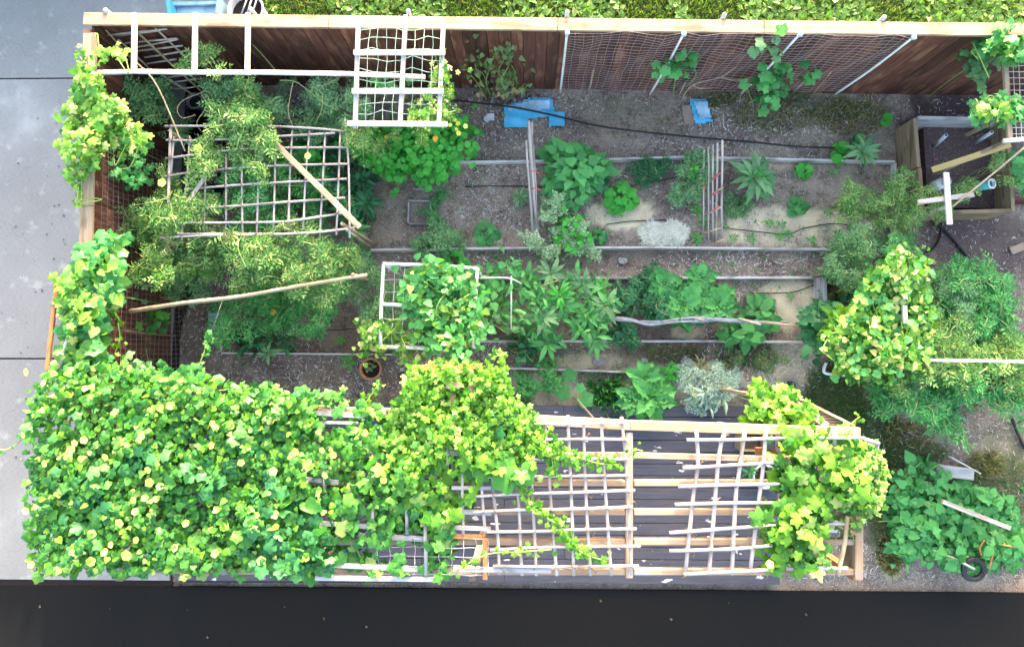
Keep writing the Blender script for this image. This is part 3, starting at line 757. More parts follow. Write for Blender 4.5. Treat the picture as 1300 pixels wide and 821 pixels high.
# brown lattice leaning in the corner
bl = thing('lattice_panel', 'small brown bamboo lattice leaning in the upper left corner of the fence', 'trellis', P(200, 120, 0))
def lean(px, py): return P(px, py, max(.25, 1.75-(py-30)*.0135))
for a, b in (((134, 38), (176, 85)), ((162, 30), (262, 122)), ((190, 28), (238, 75)), ((150, 50), (195, 92)), ((205, 95), (245, 120))): rod('upright', [lean(*a), lean(*b)], .014, M['stick'], bl, 6, .003)
for a, b in (((132, 47), (213, 38)), ((148, 47), (205, 40)), ((160, 56), (226, 50)), ((168, 62), (227, 51)), ((175, 66), (233, 59)), ((185, 74), (240, 65)), ((188, 82), (225, 76)), ((210, 100), (245, 95)), ((215, 106), (250, 101)), ((222, 114), (256, 110))):
    rod('slat', [lean(*a)+Vector((0, 0, .02)), lean(*b)+Vector((0, 0, .02))], .012, M['lath'], bl, 6, .003)
tag(rod('thin_cane', [P(172, 78, 1.7), P(200, 110, 1.65), P(235, 192, 1.5)], .010, M['stick'], None), 'long thin cane slanting from the corner lattice down to the big bamboo lattice', 'cane')

# ================================================================== BIG BAMBOO LATTICE (left)
ZL = 1.42
bt = thing('bamboo_lattice', 'large horizontal bamboo lattice over the tomato plants at left', 'trellis', P(325, 230, 0))
hs = [[(210, 160), (280, 160), (335, 160), (400, 163), (440, 167)], [(211, 178), (262, 178), (334, 174), (425, 169)], [(210, 201), (250, 196), (290, 191), (345, 188), (442, 187)],
      [(209, 224), (250, 218), (335, 211), (442, 208)], [(237, 241), (262, 238), (330, 233), (440, 227)], [(236, 265), (290, 262), (330, 259), (438, 251)], [(203, 283), (345, 282), (380, 279), (433, 271)],
      [(203, 302), (260, 299), (330, 298), (400, 295), (450, 289)], [(225, 297), (345, 297)]]
vs = [[(217, 160), (214, 250), (213, 305)], [(221, 173), (217, 222)], [(241, 173), (238, 222), (233, 265), (231, 305)], [(265, 170), (263, 200), (261, 225), (259, 295)], [(287, 195), (287, 300)], [(308, 170), (307, 220), (308, 300)],
      [(329, 165), (328, 225), (326, 300)], [(350, 166), (349, 225), (347, 298)], [(371, 166), (368, 225), (366, 295)], [(393, 166), (388, 225), (385, 292)], [(413, 168), (410, 225), (406, 300)], [(432, 168), (430, 225), (427, 298)], [(438, 150), (441, 185), (443, 225), (444, 302)]]
for i, h_ in enumerate(hs): rod('crossbar', [P(*p, ZL+.015) for p in h_], .0135, M['lath'], bt)
for i, v_ in enumerate(vs): rod('upright', [P(*p, ZL-.012) for p in v_], .0125 if i else .02, M['lath'], bt)
bar('brace', P(320, 153, ZL+.06), P(457, 289, ZL+.06), .07, .025, M['stick'], bt)
for p in ((213, 165), (440, 170), (213, 300), (440, 292)):
    q_ = P(*p, ZL); rod('leg', [(q_.x, q_.y, 0), (q_.x, q_.y, ZL-.02)], .016, M['stick'], bt)
tag(bar('short_board', P(262, 222, ZL+.05), P(237, 259, ZL+.05), .05, .02, M['lath']), 'short whitish board lying slantwise on the left of the big lattice', 'board')
o = thing('bamboo_pole', 'short hollow bamboo pole poking out below the lattice corner', 'pole', P(478, 311, 0))
rod('cane', [P(434, 284, 1.45), P(478, 311, .0)], .022, M['stick'], o, 8)
# long slanting pole
lp = thing('long_pole', 'long pale bamboo pole slanting over the left bed', 'pole', P(474, 359, 0))
rod('cane', [P(165, 395, 1.35), P(230, 385, 1.37), P(300, 377, 1.4), P(380, 363, 1.4), P(466, 349, 1.4)], .028, M['stick'], lp, 8, taper=.75)
rod('prop', [P(448, 349, 1.42), P(475, 360, 0)], .028, M['tan'], lp, 8)
rod('string', [P(283, 380, 1.38), P(262, 440, .6)], .004, M['net'], lp, 3)

# ================================================================== BEDS
bedg = 'timber edged garden beds'
def edges(name, label, segs, z=.13, th=.032):
    c = sum((P(*s[0], 0) for s in segs), Vector())/len(segs)
    t = thing(name, label, 'garden bed', Vector((c.x, c.y, 0)), bedg)
    for a, b in segs:
        pa, pb = P(*a, z), P(*b, z); L = (pb-pa).length; n = max(1, round(L/2.4))
        for i in range(n):
            u0, u1 = pa.lerp(pb, i/n), pa.lerp(pb, (i+1)/n); d = (pb-pa).normalized()*.002
            bar('edge_board', u0+d-Vector((0, 0, z/2)), u1-d-Vector((0, 0, z/2)), th, z, M['edge'], t)
    return t
edges('raised_bed', 'long grey timber edging round the wide bed below the blue sheets', [((465, 207), (700, 204)), ((700, 204), (870, 199)), ((870, 199), (1137, 205)), ((1137, 207), (1137, 312)), ((1135, 317), (860, 314)), ((860, 314), (700, 314)), ((700, 314), (470, 317))])
edges('raised_bed', 'grey timber edging round the narrow middle bed full of big leafy plants', [((600, 353), (1038, 352)), ((1038, 354), (1038, 384)), ((1040, 434), (900, 433)), ((900, 433), (590, 433))])
edges('raised_bed', 'low timber edging of the left bed under the slanting pole', [((280, 393), (280, 446)), ((280, 448), (505, 450)), ((505, 448), (505, 438))], .1, .022)
edges('raised_bed', 'thin grey board edging the bottom bed just above the dark deck', [((640, 467), (885, 475))], .12, .03)
# bamboo fence pieces standing in the wide bed
st1 = thing('stick_bundle', 'upright bundle of pale bamboo sticks tied with pink string left of the big leafy bush', 'trellis', P(681, 313, 0))
def upr(pt, pb, zt, par, r=.016, mat='lath'): return rod('upright', [P(*pt, zt), P(*pb, 0)], r, M[mat], par, 6, .003)
upr((671, 153), (683, 316), 1.0, st1, .022); upr((675, 155), (680, 316), .9, st1, .017); upr((668, 178), (677, 314), .95, st1, .014); upr((677, 184), (684, 312), .7, st1, .012); upr((673, 160), (677, 318), .9, st1, .014)
for px, py in ((677, 218), (679, 240)): rod('ribbon', [P(px-5, py, .75), P(px+1, py-1, .78), P(px+8, py+2, .7)], .008, M['red'], st1)
st2 = thing('stick_trellis', 'narrow row of upright white sticks tied with red ribbon in the wide bed', 'trellis', P(905, 312, 0))
for i, (a, b) in enumerate([((894, 190), (893, 314)), ((899, 187), (900, 312)), ((905, 184), (905, 312)), ((911, 181), (909, 311)), ((917, 178), (916, 306))]): upr(a, b, .55+.12*i, st2, .011+.001*i)
for i, (a, b) in enumerate([((905, 226), (918, 218)), ((905, 246), (918, 238)), ((898, 272), (917, 262)), ((900, 196), (922, 184)), ((893, 296), (917, 289)), ((908, 308), (920, 303))]): rod('crossbar', [P(*a, .5), P(*b, .6)], .011, M['stick'], st2)
for a, b in [((904, 228), (918, 217)), ((905, 248), (912, 242)), ((905, 200), (914, 196)), ((893, 235), (894, 240)), ((905, 268), (913, 262))]: rod('ribbon', [P(*a, .62), P(*b, .7)], .012, M['red'], st2)
# white pipe frame with net over the beans
pf = thing('pipe_trellis', 'white plastic pipe frame with coarse net beside the climbing bean', 'frame', P(535, 395, 0))
zf = 1.15
for a, b in (((486, 335), (606, 341)), ((484, 386), (532, 391)), ((482, 440), (575, 445))): rod('crossbar', [P(*a, zf), P((a[0]+b[0])/2, (a[1]+b[1])/2-1, zf+.01), P(*b, zf)], .024, M['pvc'], pf, 8)
rod('side_pipe', [P(487, 336, zf), P(484, 388, zf), P(483, 440, zf)], .022, M['pvc'], pf, 8); rod('side_pipe', [P(606, 341, zf), P(600, 440, zf)], .022, M['pvc'], pf, 8)
for p in ((487, 336), (483, 440), (606, 341), (600, 440)):
    q_ = P(*p, zf); rod('leg', [(q_.x, q_.y, 0), (q_.x, q_.y, zf)], .02, M['pvc'], pf, 8)
net('netting', [P(488, 338, zf), P(604, 342, zf), P(598, 440, zf), P(485, 438, zf)], 9, 6, .005, M['net'], pf, .04)
rod('stake', [P(505, 450, .02), P(503, 440, 1.1)], .018, M['white'], pf)
pc = thing('pipe_cross', 'slim white pipe standing behind the bean with a short crosspiece', 'pipe', P(648, 400, 0))
rod('pipe', [P(649, 350, .75), P(649, 418, .6)], .010, M['pvc'], pc, 8); rod('crossbar', [P(606, 353, .6), P(645, 353, .6), P(662, 360, .6)], .012, M['pvc'], pc, 8); q_ = P(649, 385, .7); rod('leg', [(q_.x, q_.y, 0), q_], .012, M['pvc'], pc)
# rolled plastic film with canes across the middle bed
fm = thing('film_roll', 'long roll of clear grey blue plastic film held by canes across the middle bed', 'plastic film', P(890, 408, 0))
ln = [(778, 404), (800, 406), (825, 411), (855, 409), (885, 406), (915, 405), (950, 408), (1000, 411)]
for k_ in range(5):
    rod('fold', [P(x, y+random.uniform(-3.5, 3.5)*(1 if 1 < i < 6 else .5), .50+random.uniform(-.03, .03)) for i, (x, y) in enumerate(ln)], .009+.003*k_, M['film'], fm, 7)
for a, b in (((882, 404), (894, 406)), ((938, 404), (966, 412)), ((966, 408), (1014, 414))): rod('cane', [P(*a, .52), P(*b, .56)], .014, M['stick'], fm, 8)
for p in ((790, 405), (890, 406), (1000, 412)):
    q_ = P(*p, .5); rod('leg', [(q_.x, q_.y, 0), q_], .01, M['stick'], fm)

# ================================================================== THINGS LYING IN THE GARDEN
def sheet(poly, z, mat, label, cat, name='plastic_sheet', parent=None):
    """crumpled sheet laid on the ground"""
    c = PN(np.array([np.array(poly, float).mean(0)]), z)[0]
    lo, hi = np.min(poly, 0), np.max(poly, 0); st = 2.2
    gx_, gy_ = np.arange(lo[0], hi[0]+st, st), np.arange(lo[1], hi[1]+st, st); X, Y = np.meshgrid(gx_, gy_)
    ins = inpoly(X.ravel(), Y.ravel(), poly).reshape(X.shape); Z = z+.006*np.sin(X*.23+Y*.1)+.006*np.sin(Y*.4-X*.08)+rng.normal(0, .0015, X.shape)
    P3 = PN(np.stack([X.ravel(), Y.ravel()], 1), Z.ravel())-c; nx = X.shape[1]; Fs = []
    for i in range(X.shape[0]-1):
        for j in range(nx-1):
            if ins[i, j] and ins[i+1, j] and ins[i, j+1] and ins[i+1, j+1]: a = i*nx+j; Fs.append((a, a+nx, a+nx+1, a+1))
    V = np.vstack([P3, P3-np.array([0, 0, .006])]); n0 = len(P3); Fs = np.array(Fs); Fs = np.vstack([Fs, Fs[:, ::-1]+n0])
    o = link(name, npmesh(name, V, Fs, True), mat, parent, T(Vector(c)))
    return tag(o, label, cat) if label else o
sheet([(640, 133), (658, 128), (670, 124), (701, 122), (704, 135), (706, 143), (706, 150), (686, 150), (672, 152), (672, 162), (640, 162)], .05, M['blue'], 'large bright blue plastic sheet lying at the foot of the top fence', 'plastic sheet')
sheet([(697, 142), (719, 142), (719, 160), (697, 162)], .07, M['blue'], 'small blue plastic scrap touching the right corner of the large blue sheet', 'plastic sheet')
sheet([(643, 134), (672, 127), (700, 125), (700, 139), (676, 142), (660, 138), (645, 142)], .085, M['bluepale'], 'paler folded flap of sheet lying on the large blue sheet', 'plastic sheet')
sheet([(874, 126), (898, 126), (906, 156), (882, 158)], .06, M['blue'], 'crumpled blue bag lying on cardboard under the fence net', 'plastic bag')
sheet([(879, 128), (899, 127), (904, 150), (888, 152)], .095, M['bluepale'], 'pale top fold of the blue bag on the cardboard', 'plastic bag')
tag(slab('cardboard_sheet', [P(*p, .04).xy for p in ((866, 135), (876, 133), (884, 156), (869, 157))], .04, .008, M['card']), 'small brown cardboard piece sticking out under the blue bag', 'cardboard')
sheet([(612, 148), (622, 142), (630, 145), (628, 153), (616, 158)], .04, M['clear'], 'crumpled white and red wrapper on the soil left of the blue sheet', 'wrapper', 'wrapper')
tag(rod('garden_hose', [P(*p, .12) for p in ((563, 126), (600, 130), (650, 136), (700, 146), (760, 160), (820, 168), (900, 176), (960, 181), (1010, 186), (1062, 188))], .014, M['black']), 'black hose running across the upper path below the fence', 'hose')
tag(rod('garden_hose', [P(*p, .03) for p in ((1172, 272), (1190, 284), (1205, 298), (1222, 318), (1246, 349))], .024, M['black']), 'thick black hose curving across the dark soil below the wooden box', 'hose')
tag(rod('garden_hose', [P(*p, .03) for p in ((1195, 283), (1194, 300), (1186, 315), (1176, 320))], .016, M['black']), 'short looped black hose end below the wooden box', 'hose')
tag(rod('garden_hose', [P(*p, .03) for p in ((1284, 528), (1292, 550), (1302, 570))], .022, M['black']), 'black hose piece at the right edge below the tomato plants', 'hose')
dl = 'thin black drip lines in the beds'
for lab, pts in (('thin drip line across the left half of the wide bed', ((590, 237), (640, 236), (700, 238), (760, 244))), ('thin drip line between the dark herb and the kale', ((800, 236), (830, 231), (862, 224))),
                 ('thin drip line through the seedlings of the wide bed', ((770, 285), (800, 281), (850, 279))), ('thin drip line across the sandy right half of the wide bed', ((917, 289), (960, 294), (1000, 297), (1020, 290), (1060, 284), (1100, 290))),
                 ('thin drip line on the sandy end of the middle bed', ((955, 372), (985, 372), (1010, 370), (1033, 362))), ('thin drip line crossing the left bed', ((300, 415), (350, 419), (420, 419), (450, 417)))):
    tag(rod('drip_line', [P(*p, .06) for p in pts], .007, M['black'], None, 4), lab, 'drip line', dl)
# square wooden tray on the bed
tr = thing('square_frame', 'small square wooden frame with a seedling lying on the bed', 'frame', P(533, 270, 0))
for a, b in (((519, 255), (547, 256)), ((519, 284), (546, 285))): bar('side', P(*a, .08), P(*b, .08), .022, .07, M['weathered'], tr)
for a, b in (((519, 257), (518.5, 283)), ((547, 258), (546, 283.5))): bar('side', P(*a, .08), P(*b, .08), .022, .07, M['weathered'], tr)
tag(bar('short_board', P(524, 240, .05), P(548, 240, .05), .02, .03, M['weathered']), 'short grey stick above the small square frame', 'stick')
# terracotta pot
def pot(name, label, cat, px, py, r, h, mat, rim=.012):
    b = P(px, py, h); b = Vector((b.x, b.y, .02)); t = thing(name, label, cat, b)
    lathe('body', [(.01, 0), (r*.72, 0), (r, h), (r+rim, h), (r+rim, h+.02), (r-.015, h+.02), (r-.02, h-.04)], b, mat, t, 24)
    lathe('soil', [(.001, h-.03), (r*.5, h-.026), (r-.019, h-.036)], b, M['potsoil'], t, 16); return t
pot('plant_pot', 'round terracotta pot with a dry plant at the left bed edge', 'pot', 471, 468, .14, .24, M['terra'])
dome_plant('pot_plant', 'sparse grey green plant growing in the terracotta pot', 'plant', 471, 467, 13, .34, 60, 5, 'oval', 'brownl', stems=6)
pot('white_pot', 'white tub with a green plant on the dark deck under the right lattice', 'pot', 970, 604, .15, .22, M['pvc'])
pot('grey_pot', 'dark grey round pot under the tomato branches in the upper left corner', 'pot', 248, 129, .11, .22, M['grey'])
rosette('potted_plant', 'green strap leaved plant beside the white tub on the deck', 'plant', 955, 600, 14, .4, 12, 'lance', 'mid')
hole = thing('drain_pipe', 'round dark open pipe end in the soil above the slatted arbour', 'pipe', P(1002, 492, 0))
lathe('pipe_wall', [(.11, .0), (.115, .06), (.10, .062), (.095, .0)], P(1002, 492, 0), M['grey'], hole, 20); lathe('pipe_bottom', [(.001, .015), (.097, .012)], P(1002, 492, 0), M['black'], hole, 20)  # flat black disc stands in for the dark depth inside the pipe
# blue tray by the left bed
bp = thing('blue_tray', 'pale blue ribbed plastic tray standing left of the left bed', 'tray', P(270, 415, 0))
slab('base', [P(*p, .06).xy for p in ((264, 397), (276, 396), (277, 435), (266, 436))], .06, .04, M['bluepale'], bp)
for k_ in range(6): bar('rib', P(265, 401+6*k_, .075), P(276, 401+6*k_, .075), .016, .02, M['pipe'], bp)
# stones and scraps on the paths
for px, py, r, lab in ((790, 331, 7, 'pale flat stone on the path above the dark herb'), (760, 459, 9, 'pale grey stone on the lower path'), (818, 457, 5, 'small bluish stone on the lower path beside the kale'), (815, 436, 4, 'small white stone touching the middle bed edge'),
                       (935, 463, 4, 'small grey stone on the grassy lower path'), (664, 460, 6, 'grey crumpled scrap at the left of the lower path'), (560, 415, 5, 'stone beneath the bean plant'), (872, 460, 9, 'grey crumpled rag beside the silver plant'), (511, 469, 4, 'small pale pebble right of the terracotta pot')):
    c = P(px, py, .03); k_ = 9; poly = [(c.x+r*.011*random.uniform(.7, 1.1)*math.cos(6.283*i/k_), c.y+r*.008*random.uniform(.7, 1.1)*math.sin(6.283*i/k_)) for i in range(k_)]
    tag(slab('stone', poly, .045, .04, M['stone'], None, .008), lab, 'stone')
# white straw mulch heaps
for px, py, lab in ((829, 298, 'left of two round heaps of bleached straw in the wide bed'), (853, 297, 'right of two round heaps of bleached straw in the wide bed')):
    c = P(px, py, 0); t = thing('straw_heap', lab, 'straw heap', c, 'bleached straw heaps')
    n = 1500; a = rng.uniform(0, 6.283, n); r = np.sqrt(rng.uniform(0, 1, n))*.20*(1+.12*np.sin(5*a))
    pos = np.stack([c.x+r*np.cos(a), c.y+r*np.sin(a)*.85, .05+.06*(1-(r/.21)**2)+rng.uniform(0, .02, n)], 1)
    sc_ = scatter('straw', 'needle', pos, rnd_dirs(n, .4), rnd_yaw(n), rng.uniform(.04, .09, n), M['straw'], t)
    lathe('mound', [(.001, .085), (.1, .075), (.16, .05), (.2, .02)], c, M['straw'], t, 18)
# objects beyond the fence, top left
bb = thing('blue_bin', 'light blue plastic crate on the concrete behind the top fence', 'crate', P(251, 10, 0))
zb = .35
for a, b in (((220, 6), (284, 4)),): bar('rim', P(*a, zb), P(*b, zb), .05, .04, M['bluepale'], bb)
bar('side', P(219, 5, zb), P(222, 24, zb), .05, .3, M['blue'], bb); bar('side', P(284, 4, zb), P(281, 24, zb), .05, .3, M['bluepale'], bb)
slab('base', [P(*p, .3).xy for p in ((222, 8), (282, 7), (280, 26), (224, 26))], .3, .24, M['bluepale'], bb); bar('wall', P(221, 8, .25), P(283, 7, .25), .03, .2, M['blue'], bb)
bk = thing('round_tub', 'round white rimmed tub holding dark soil and sticks behind the top fence', 'tub', P(313, 12, 0))
c = P(313, 14, .35); c.z = .05
lathe('wall', [(.2, 0), (.24, .32), (.26, .33), (.26, .35), (.235, .35), (.22, .05)], c, M['pvc'], bk, 28); lathe('soil', [(.001, .24), (.228, .23)], c, M['potsoil'], bk, 20)
for k_ in range(3): rod('stick', [c+Vector((-.1+.08*k_, -.15, .3)), c+Vector((.02+.07*k_, .17, .34))], .014, M['metal'], bk)

# ================================================================== RIGHT SIDE
wb = thing('planter_box', 'large weathered wooden planter box with dark soil and pipe ends at upper right', 'planter', P(1215, 210, 0))
zb = .48
def wall(a, b, th=.04, h=zb, z=None, par=wb, mat='tan', nb=3):
    z = z or h
    for i in range(nb):
        zz = z-h/nb*(i+.5); A, B = P(*a, z), P(*b, z); A.z = B.z = zz
        bar('board', A, B, th, h/nb-.004, M[mat], par)
wall((1162, 150), (1167, 212), .05); wall((1166, 149), (1280, 151), .045, mat='weathered'); wall((1279, 152), (1287, 268), .05); wall((1169, 270), (1284, 267), .05); wall((1168, 213), (1172, 268), .05)
slab('soil_fill', [P(*p, .16).xy for p in ((1172, 155), (1277, 157), (1280, 264), (1178, 264))], .16, .1, M['boxsoil'], wb)
n = 1500; q = PN(polypts([(1176, 160), (1272, 162), (1274, 258), (1182, 258)], n), .165*np.ones(n)); scatter('mulch', 'needle', q, rnd_dirs(n, .3), rnd_yaw(n), rng.uniform(.02, .06, n), M['chipd'], wb)
for (a, b, lab) in (((1201, 172), (1186, 186), 'left grey plastic pipe end standing in the planter box'), ((1259, 168), (1238, 182), 'right grey plastic pipe end standing in the planter box')):
    t_ = P(*a, .62); b_ = P(*b, .15); o = thing('pipe_stub', lab, 'pipe', b_, 'pipe ends in the planter box')
    rod('pipe', [b_, t_], .024, M['pipe'], o, 10); lathe('dark_opening_disc', [(.001, .004), (.015, .003)], t_+Vector((0, 0, .003)), M['black'], o, 12, t_-b_)  # black disc puts the darkness of the hollow pipe into colour
tb = thing('teal_bottle', 'teal plastic cylinder lying in the lower right of the planter box', 'bottle', P(1240, 237, .2))
rod('body', [P(1236, 238, .24), P(1256, 234, .45)], .065, M['teal'], tb, 14); lathe('mouth', [(.045, 0), (.068, .01), (.072, .03), (.05, .03)], P(1257, 233.5, .46), M['pvc'], tb, 16, P(1256, 234, .45)-P(1236, 238, .24))
cb = thing('clear_bottle', 'cloudy clear plastic bottle lying in the planter box under the white cross', 'bottle', P(1190, 235, .2))
rod('body', [P(1183, 238, .25), P(1198, 232, .34)], .075, M['clear'], cb, 14); rod('base', [P(1198, 231, .38), P(1206, 229, .44)], .055, M['clear'], cb, 14)
tag(bar('yellow_board', P(1183, 216, .9), P(1283, 183, 1.25), .075, .03, M['mustard']), 'long yellowish board slanting over the planter box', 'board')
wc = thing('white_cross', 'two white boards crossed over the lower edge of the planter box', 'cross', P(1206, 284, 0))
bar('upright', P(1201, 219, 1.22), P(1205.5, 285, 1.22), .065, .03, M['white'], wc); bar('crossbar', P(1165, 257, 1.18), P(1236, 247, 1.18), .06, .03, M['lath'], wc)
q_ = P(1204, 262, 1.2); bar('leg', (q_.x, q_.y, 0), (q_.x, q_.y, 1.15), .04, .04, M['lath'], wc)
tag(rod('bamboo_cane', [P(1210, 262, 1.3), P(1255, 225, 1.4), P(1302, 186, 1.5)], .012, M['stick']), 'thin bamboo cane rising to the right from the white cross', 'cane')
wt = thing('wire_trellis', 'wooden post trellis with white wire mesh at the right edge near the fence', 'trellis', P(1278, 190, 0))
bar('post', P(1275, 66, 1.6), P(1282, 180, 1.6), .055, .04, M['cap'], wt); bar('crossbar', P(1273, 179, 1.62), P(1310, 176, 1.62), .05, .03, M['white'], wt); bar('post', P(1330, 62, 1.6), P(1330, 180, 1.6), .055, .04, M['cap'], wt)
for p in ((1282, 178), (1330, 120)):
    q_ = P(*p, 1.6); bar('leg', (q_.x, q_.y, 0), (q_.x, q_.y, 1.58), .045, .045, M['cap'], wt)
net('mesh', [P(1278, 68, 1.6), P(1330, 68, 1.6), P(1330, 178, 1.6), P(1284, 178, 1.6)], 7, 14, .004, M['white'], wt, 0)
p2 = thing('low_planter', 'low reddish timber edge at the right of the planter box', 'planter', P(1295, 252, 0)); wall((1287, 252), (1330, 254), .04, .25, .25, p2, 'brown', 1)
tag(bar('short_board', P(1283, 319, .05), P(1300, 312, .05), .1, .03, M['card']), 'reddish plank end lying on the soil at the right edge', 'board')
# wood frame boxes round the bean
bx = thing('bean_planter', 'pair of tan timber planter sides at the corner of the middle bed under the bean', 'planter', P(1075, 370, 0))
bar('board', P(1036, 349, .35), P(1104, 346, .35), .04, .3, M['tan'], bx); bar('board', P(1104, 345, .9), P(1103, 375, .9), .045, .06, M['stick'], bx); bar('board', P(1041, 352, .3), P(1043, 402, .3), .05, .28, M['weathered'], bx)
q_ = P(1104, 346, .9); bar('post', (q_.x, q_.y, 0), (q_.x, q_.y, .93), .045, .045, M['stick'], bx)
wp2 = thing('white_stake', 'white painted stake rising through the yellow green bean at right', 'stake', P(1148, 412, 0))
bar('upper_piece', P(1149, 350, 1.35), P(1148.5, 380, 1.35), .05, .04, M['white'], wp2); bar('lower_piece', P(1148, 388, 1.34), P(1149, 411, 1.34), .05, .04, M['white'], wp2)
q_ = P(1148, 384, 1.35); bar('leg', (q_.x, q_.y, 0), (q_.x, q_.y, 1.3), .04, .04, M['white'], wp2)
lb = thing('long_batten', 'long pale batten laid across the tomato plants at the right edge', 'batten', P(1250, 458, 0))
bar('batten', P(1175, 457, 1.32), P(1310, 459, 1.32), .035, .03, M['lath'], lb)
for x in (1180, 1298):
    q_ = P(x, 458, 1.3); bar('leg', (q_.x, q_.y, 0), (q_.x, q_.y, 1.3), .03, .03, M['lath'], lb)
tag(rod('bent_pipe', [P(1049, 460, .12), P(1046, 468, .10), P(1050, 474, .08), P(1085, 477, .06)], .02, M['pvc'], None, 8), 'white bent pipe on the turf at the foot of the bean', 'pipe')
tag(rod('loose_pipe', [P(1208, 383, .7), P(1227, 378, .75)], .012, M['pvc'], None, 8), 'short white pipe lying in the tomato leaves', 'pipe')
bx2 = thing('tomato_planter', 'dark timber planter edge beside the tomato at right', 'planter', P(1255, 375, 0))
bar('board', P(1271, 375, .3), P(1272, 398, .3), .03, .25, M['tan'], bx2); bar('board', P(1235, 372, .3), P(1270, 374, .3), .03, .25, M['brown'], bx2)
# lower right: boards, sticks and tyre in the sweet potato patch
tag(bar('pale_board', P(1196, 636, .55), P(1282, 670, .5), .055, .04, M['lath']), 'pale square batten lying across the sweet potato leaves', 'board')
tag(rod('thin_stick', [P(1205, 579, .1), P(1245, 601, .1)], .010, M['pvc']), 'thin white stick beside the grey plank above the sweet potatoes', 'stick')
pk = thing('grey_plank', 'grey plank with raw brown edge half under the sweet potato leaves', 'board', P(1215, 600, 0))
bar('face', P(1188, 596, .16), P(1236, 602, .16), .15, .03, M['weathered'], pk)
bar('edge_strip', P(1190, 604, .15), P(1232, 606.5, .15), .035, .035, M['tan'], pk)
ty = thing('black_tyre', 'black rubber ring half buried in leaves at the bottom right', 'tyre', P(1238, 718, .1))
c = P(1236, 722, .3)
rod('ring', [c+Vector((.13*math.cos(t), .13*math.sin(t), .02*math.sin(t))) for t in np.linspace(0, 6.283, 14)], .035, M['black'], ty, 8)
tag(rod('white_cane', [P(1184, 698, .35), P(1210, 708, .4), P(1237, 722, .38)], .014, M['lath']), 'white cane pointing at the black rubber ring', 'cane')
for lab, pts in (('left of two dry orange stalks in the sweet potato patch', ((1250, 685), (1244, 695), (1246, 705))), ('right of two dry orange stalks in the sweet potato patch', ((1259, 688), (1261, 700), (1256, 722)))):
    tag(rod('dry_stalk', [P(*p, .4) for p in pts], .010, M['orange']), lab, 'stalk')
tag(rod('dry_stalk', [P(*p, .4) for p in ((1272, 691), (1290, 694), (1305, 692))], .012, M['mustard']), 'dry yellow stalk at the right edge of the sweet potato patch', 'stalk')

# ================================================================== DECK AND PERGOLA
dk = struct(slab('deck', [P(228, 516, .1).xy, P(985, 517, .1).xy, P(985, 740, .1).xy, P(228, 740, .1).xy], .075, .07, M['black']))
yt, yb = P(600, 514, .12).y, P(600, 739.5, .12).y; nb = 15; bw = (yt-yb)/nb
for i in range(nb):
    y = yt-(i+.5)*bw; xs_ = [P(228, 600, .12).x, P(228, 600, .12).x+[2.4, 3.3, 1.5][i % 3], P(228, 600, .12).x+[5.2, 6.1, 4.4][i % 3], P(985, 600, .12).x+random.uniform(-.02, .02)]
    for a, b in zip(xs_[:-1], xs_[1:]): bar('deck_board', (a+.002, y, .105+random.uniform(-.002, .002)), (b-.002, y, .105), bw-.009, .03, M['deckb'], dk)
# pale planks and a wooden box on and beside the deck
cr = thing('wooden_crate', 'open brown wooden crate on the deck under the right lattice', 'crate', P(950, 565, .12))
for a, b in (((937, 544), (937, 570)), ((937, 570), (966, 571)), ((966, 571), (966, 546)), ((966, 546), (937, 544))): bar('side', P(*a, .25), P(*b, .25), .02, .25, M['tan'], cr)
slab('base', [P(*p, .15).xy for p in ((938, 545), (965, 546), (965, 570), (938, 569))], .15, .02, M['card'], cr)
for i, (a, b) in enumerate((((1000, 668), (1076, 668)), ((1000, 720), (1080, 722)))):
    tag(bar('loose_plank', P(*a, .06), P(*b, .06), .16, .03, M['weathered']), ['upper grey plank on the ground under the right vine', 'lower grey plank on the ground under the right vine'][i], 'board')
ZP = 2.05
pg = thing('pergola', 'sunlit timber pergola standing over the dark deck', 'pergola', P(800, 620, 0))
def beam(name, a, b, w=.065, h=.09, z=ZP, mat='beam', par=pg): return bar(name, P(*a, z)-Vector((0, 0, h/2)), P(*b, z)-Vector((0, 0, h/2)), w, h, M[mat], par, bev=.006)
for a, b in (((95, 520), (330, 521)), ((330, 521), (560, 526)), ((560, 527), (800, 540)), ((800, 540), (1093, 549))): beam('beam', a, b, .10, .13)
ys = [578, 613, 650, 688, 726]
for j, y in enumerate(ys):
    for (x0, x1) in ((150, 380), (382, 612), (614, 794), (805, 1086 if j != 1 else 990)):
        beam('joist', (x0, y-3 if x1 < 600 else y), (x1, y+(5 if x1 > 990 and j < 2 else 0)+(3 if j == 0 and x1 > 900 else 0)), .062, .085, ZP-.02)
beam('crossbeam', (799, 549), (799, 734), .075, .09, ZP-.012); beam('crossbeam', (1091, 556), (1091, 736), .085, .34, ZP+.003)
beam('crossbeam', (381, 532), (381, 734), .06, .09, ZP-.012)
bar('crossbeam', P(616, 682, ZP+.04), P(616, 735, ZP+.04), .05, .04, M['orange'], pg); bar('rail', P(568, 680, ZP+.035), P(613, 681, ZP+.035), .05, .03, M['orange'], pg)
for x, y, m in ((1089, 553, 'brown'), (560, 532, 'tan'), (330, 528, 'tan'), (110, 528, 'tan'), (1089, 733, 'orange'), (600, 733, 'tan'), (381, 733, 'tan'), (150, 733, 'tan')):
    q_ = P(x, y, ZP-.1); bar('post', (q_.x, q_.y, 0), (q_.x, q_.y, ZP-.12), .085, .085, M[m], pg)
bar('brace', P(982, 579, ZP-.12), P(982, 579, ZP-.12)-Vector((0, 0, .42)), .12, .085, M['orange'], pg)
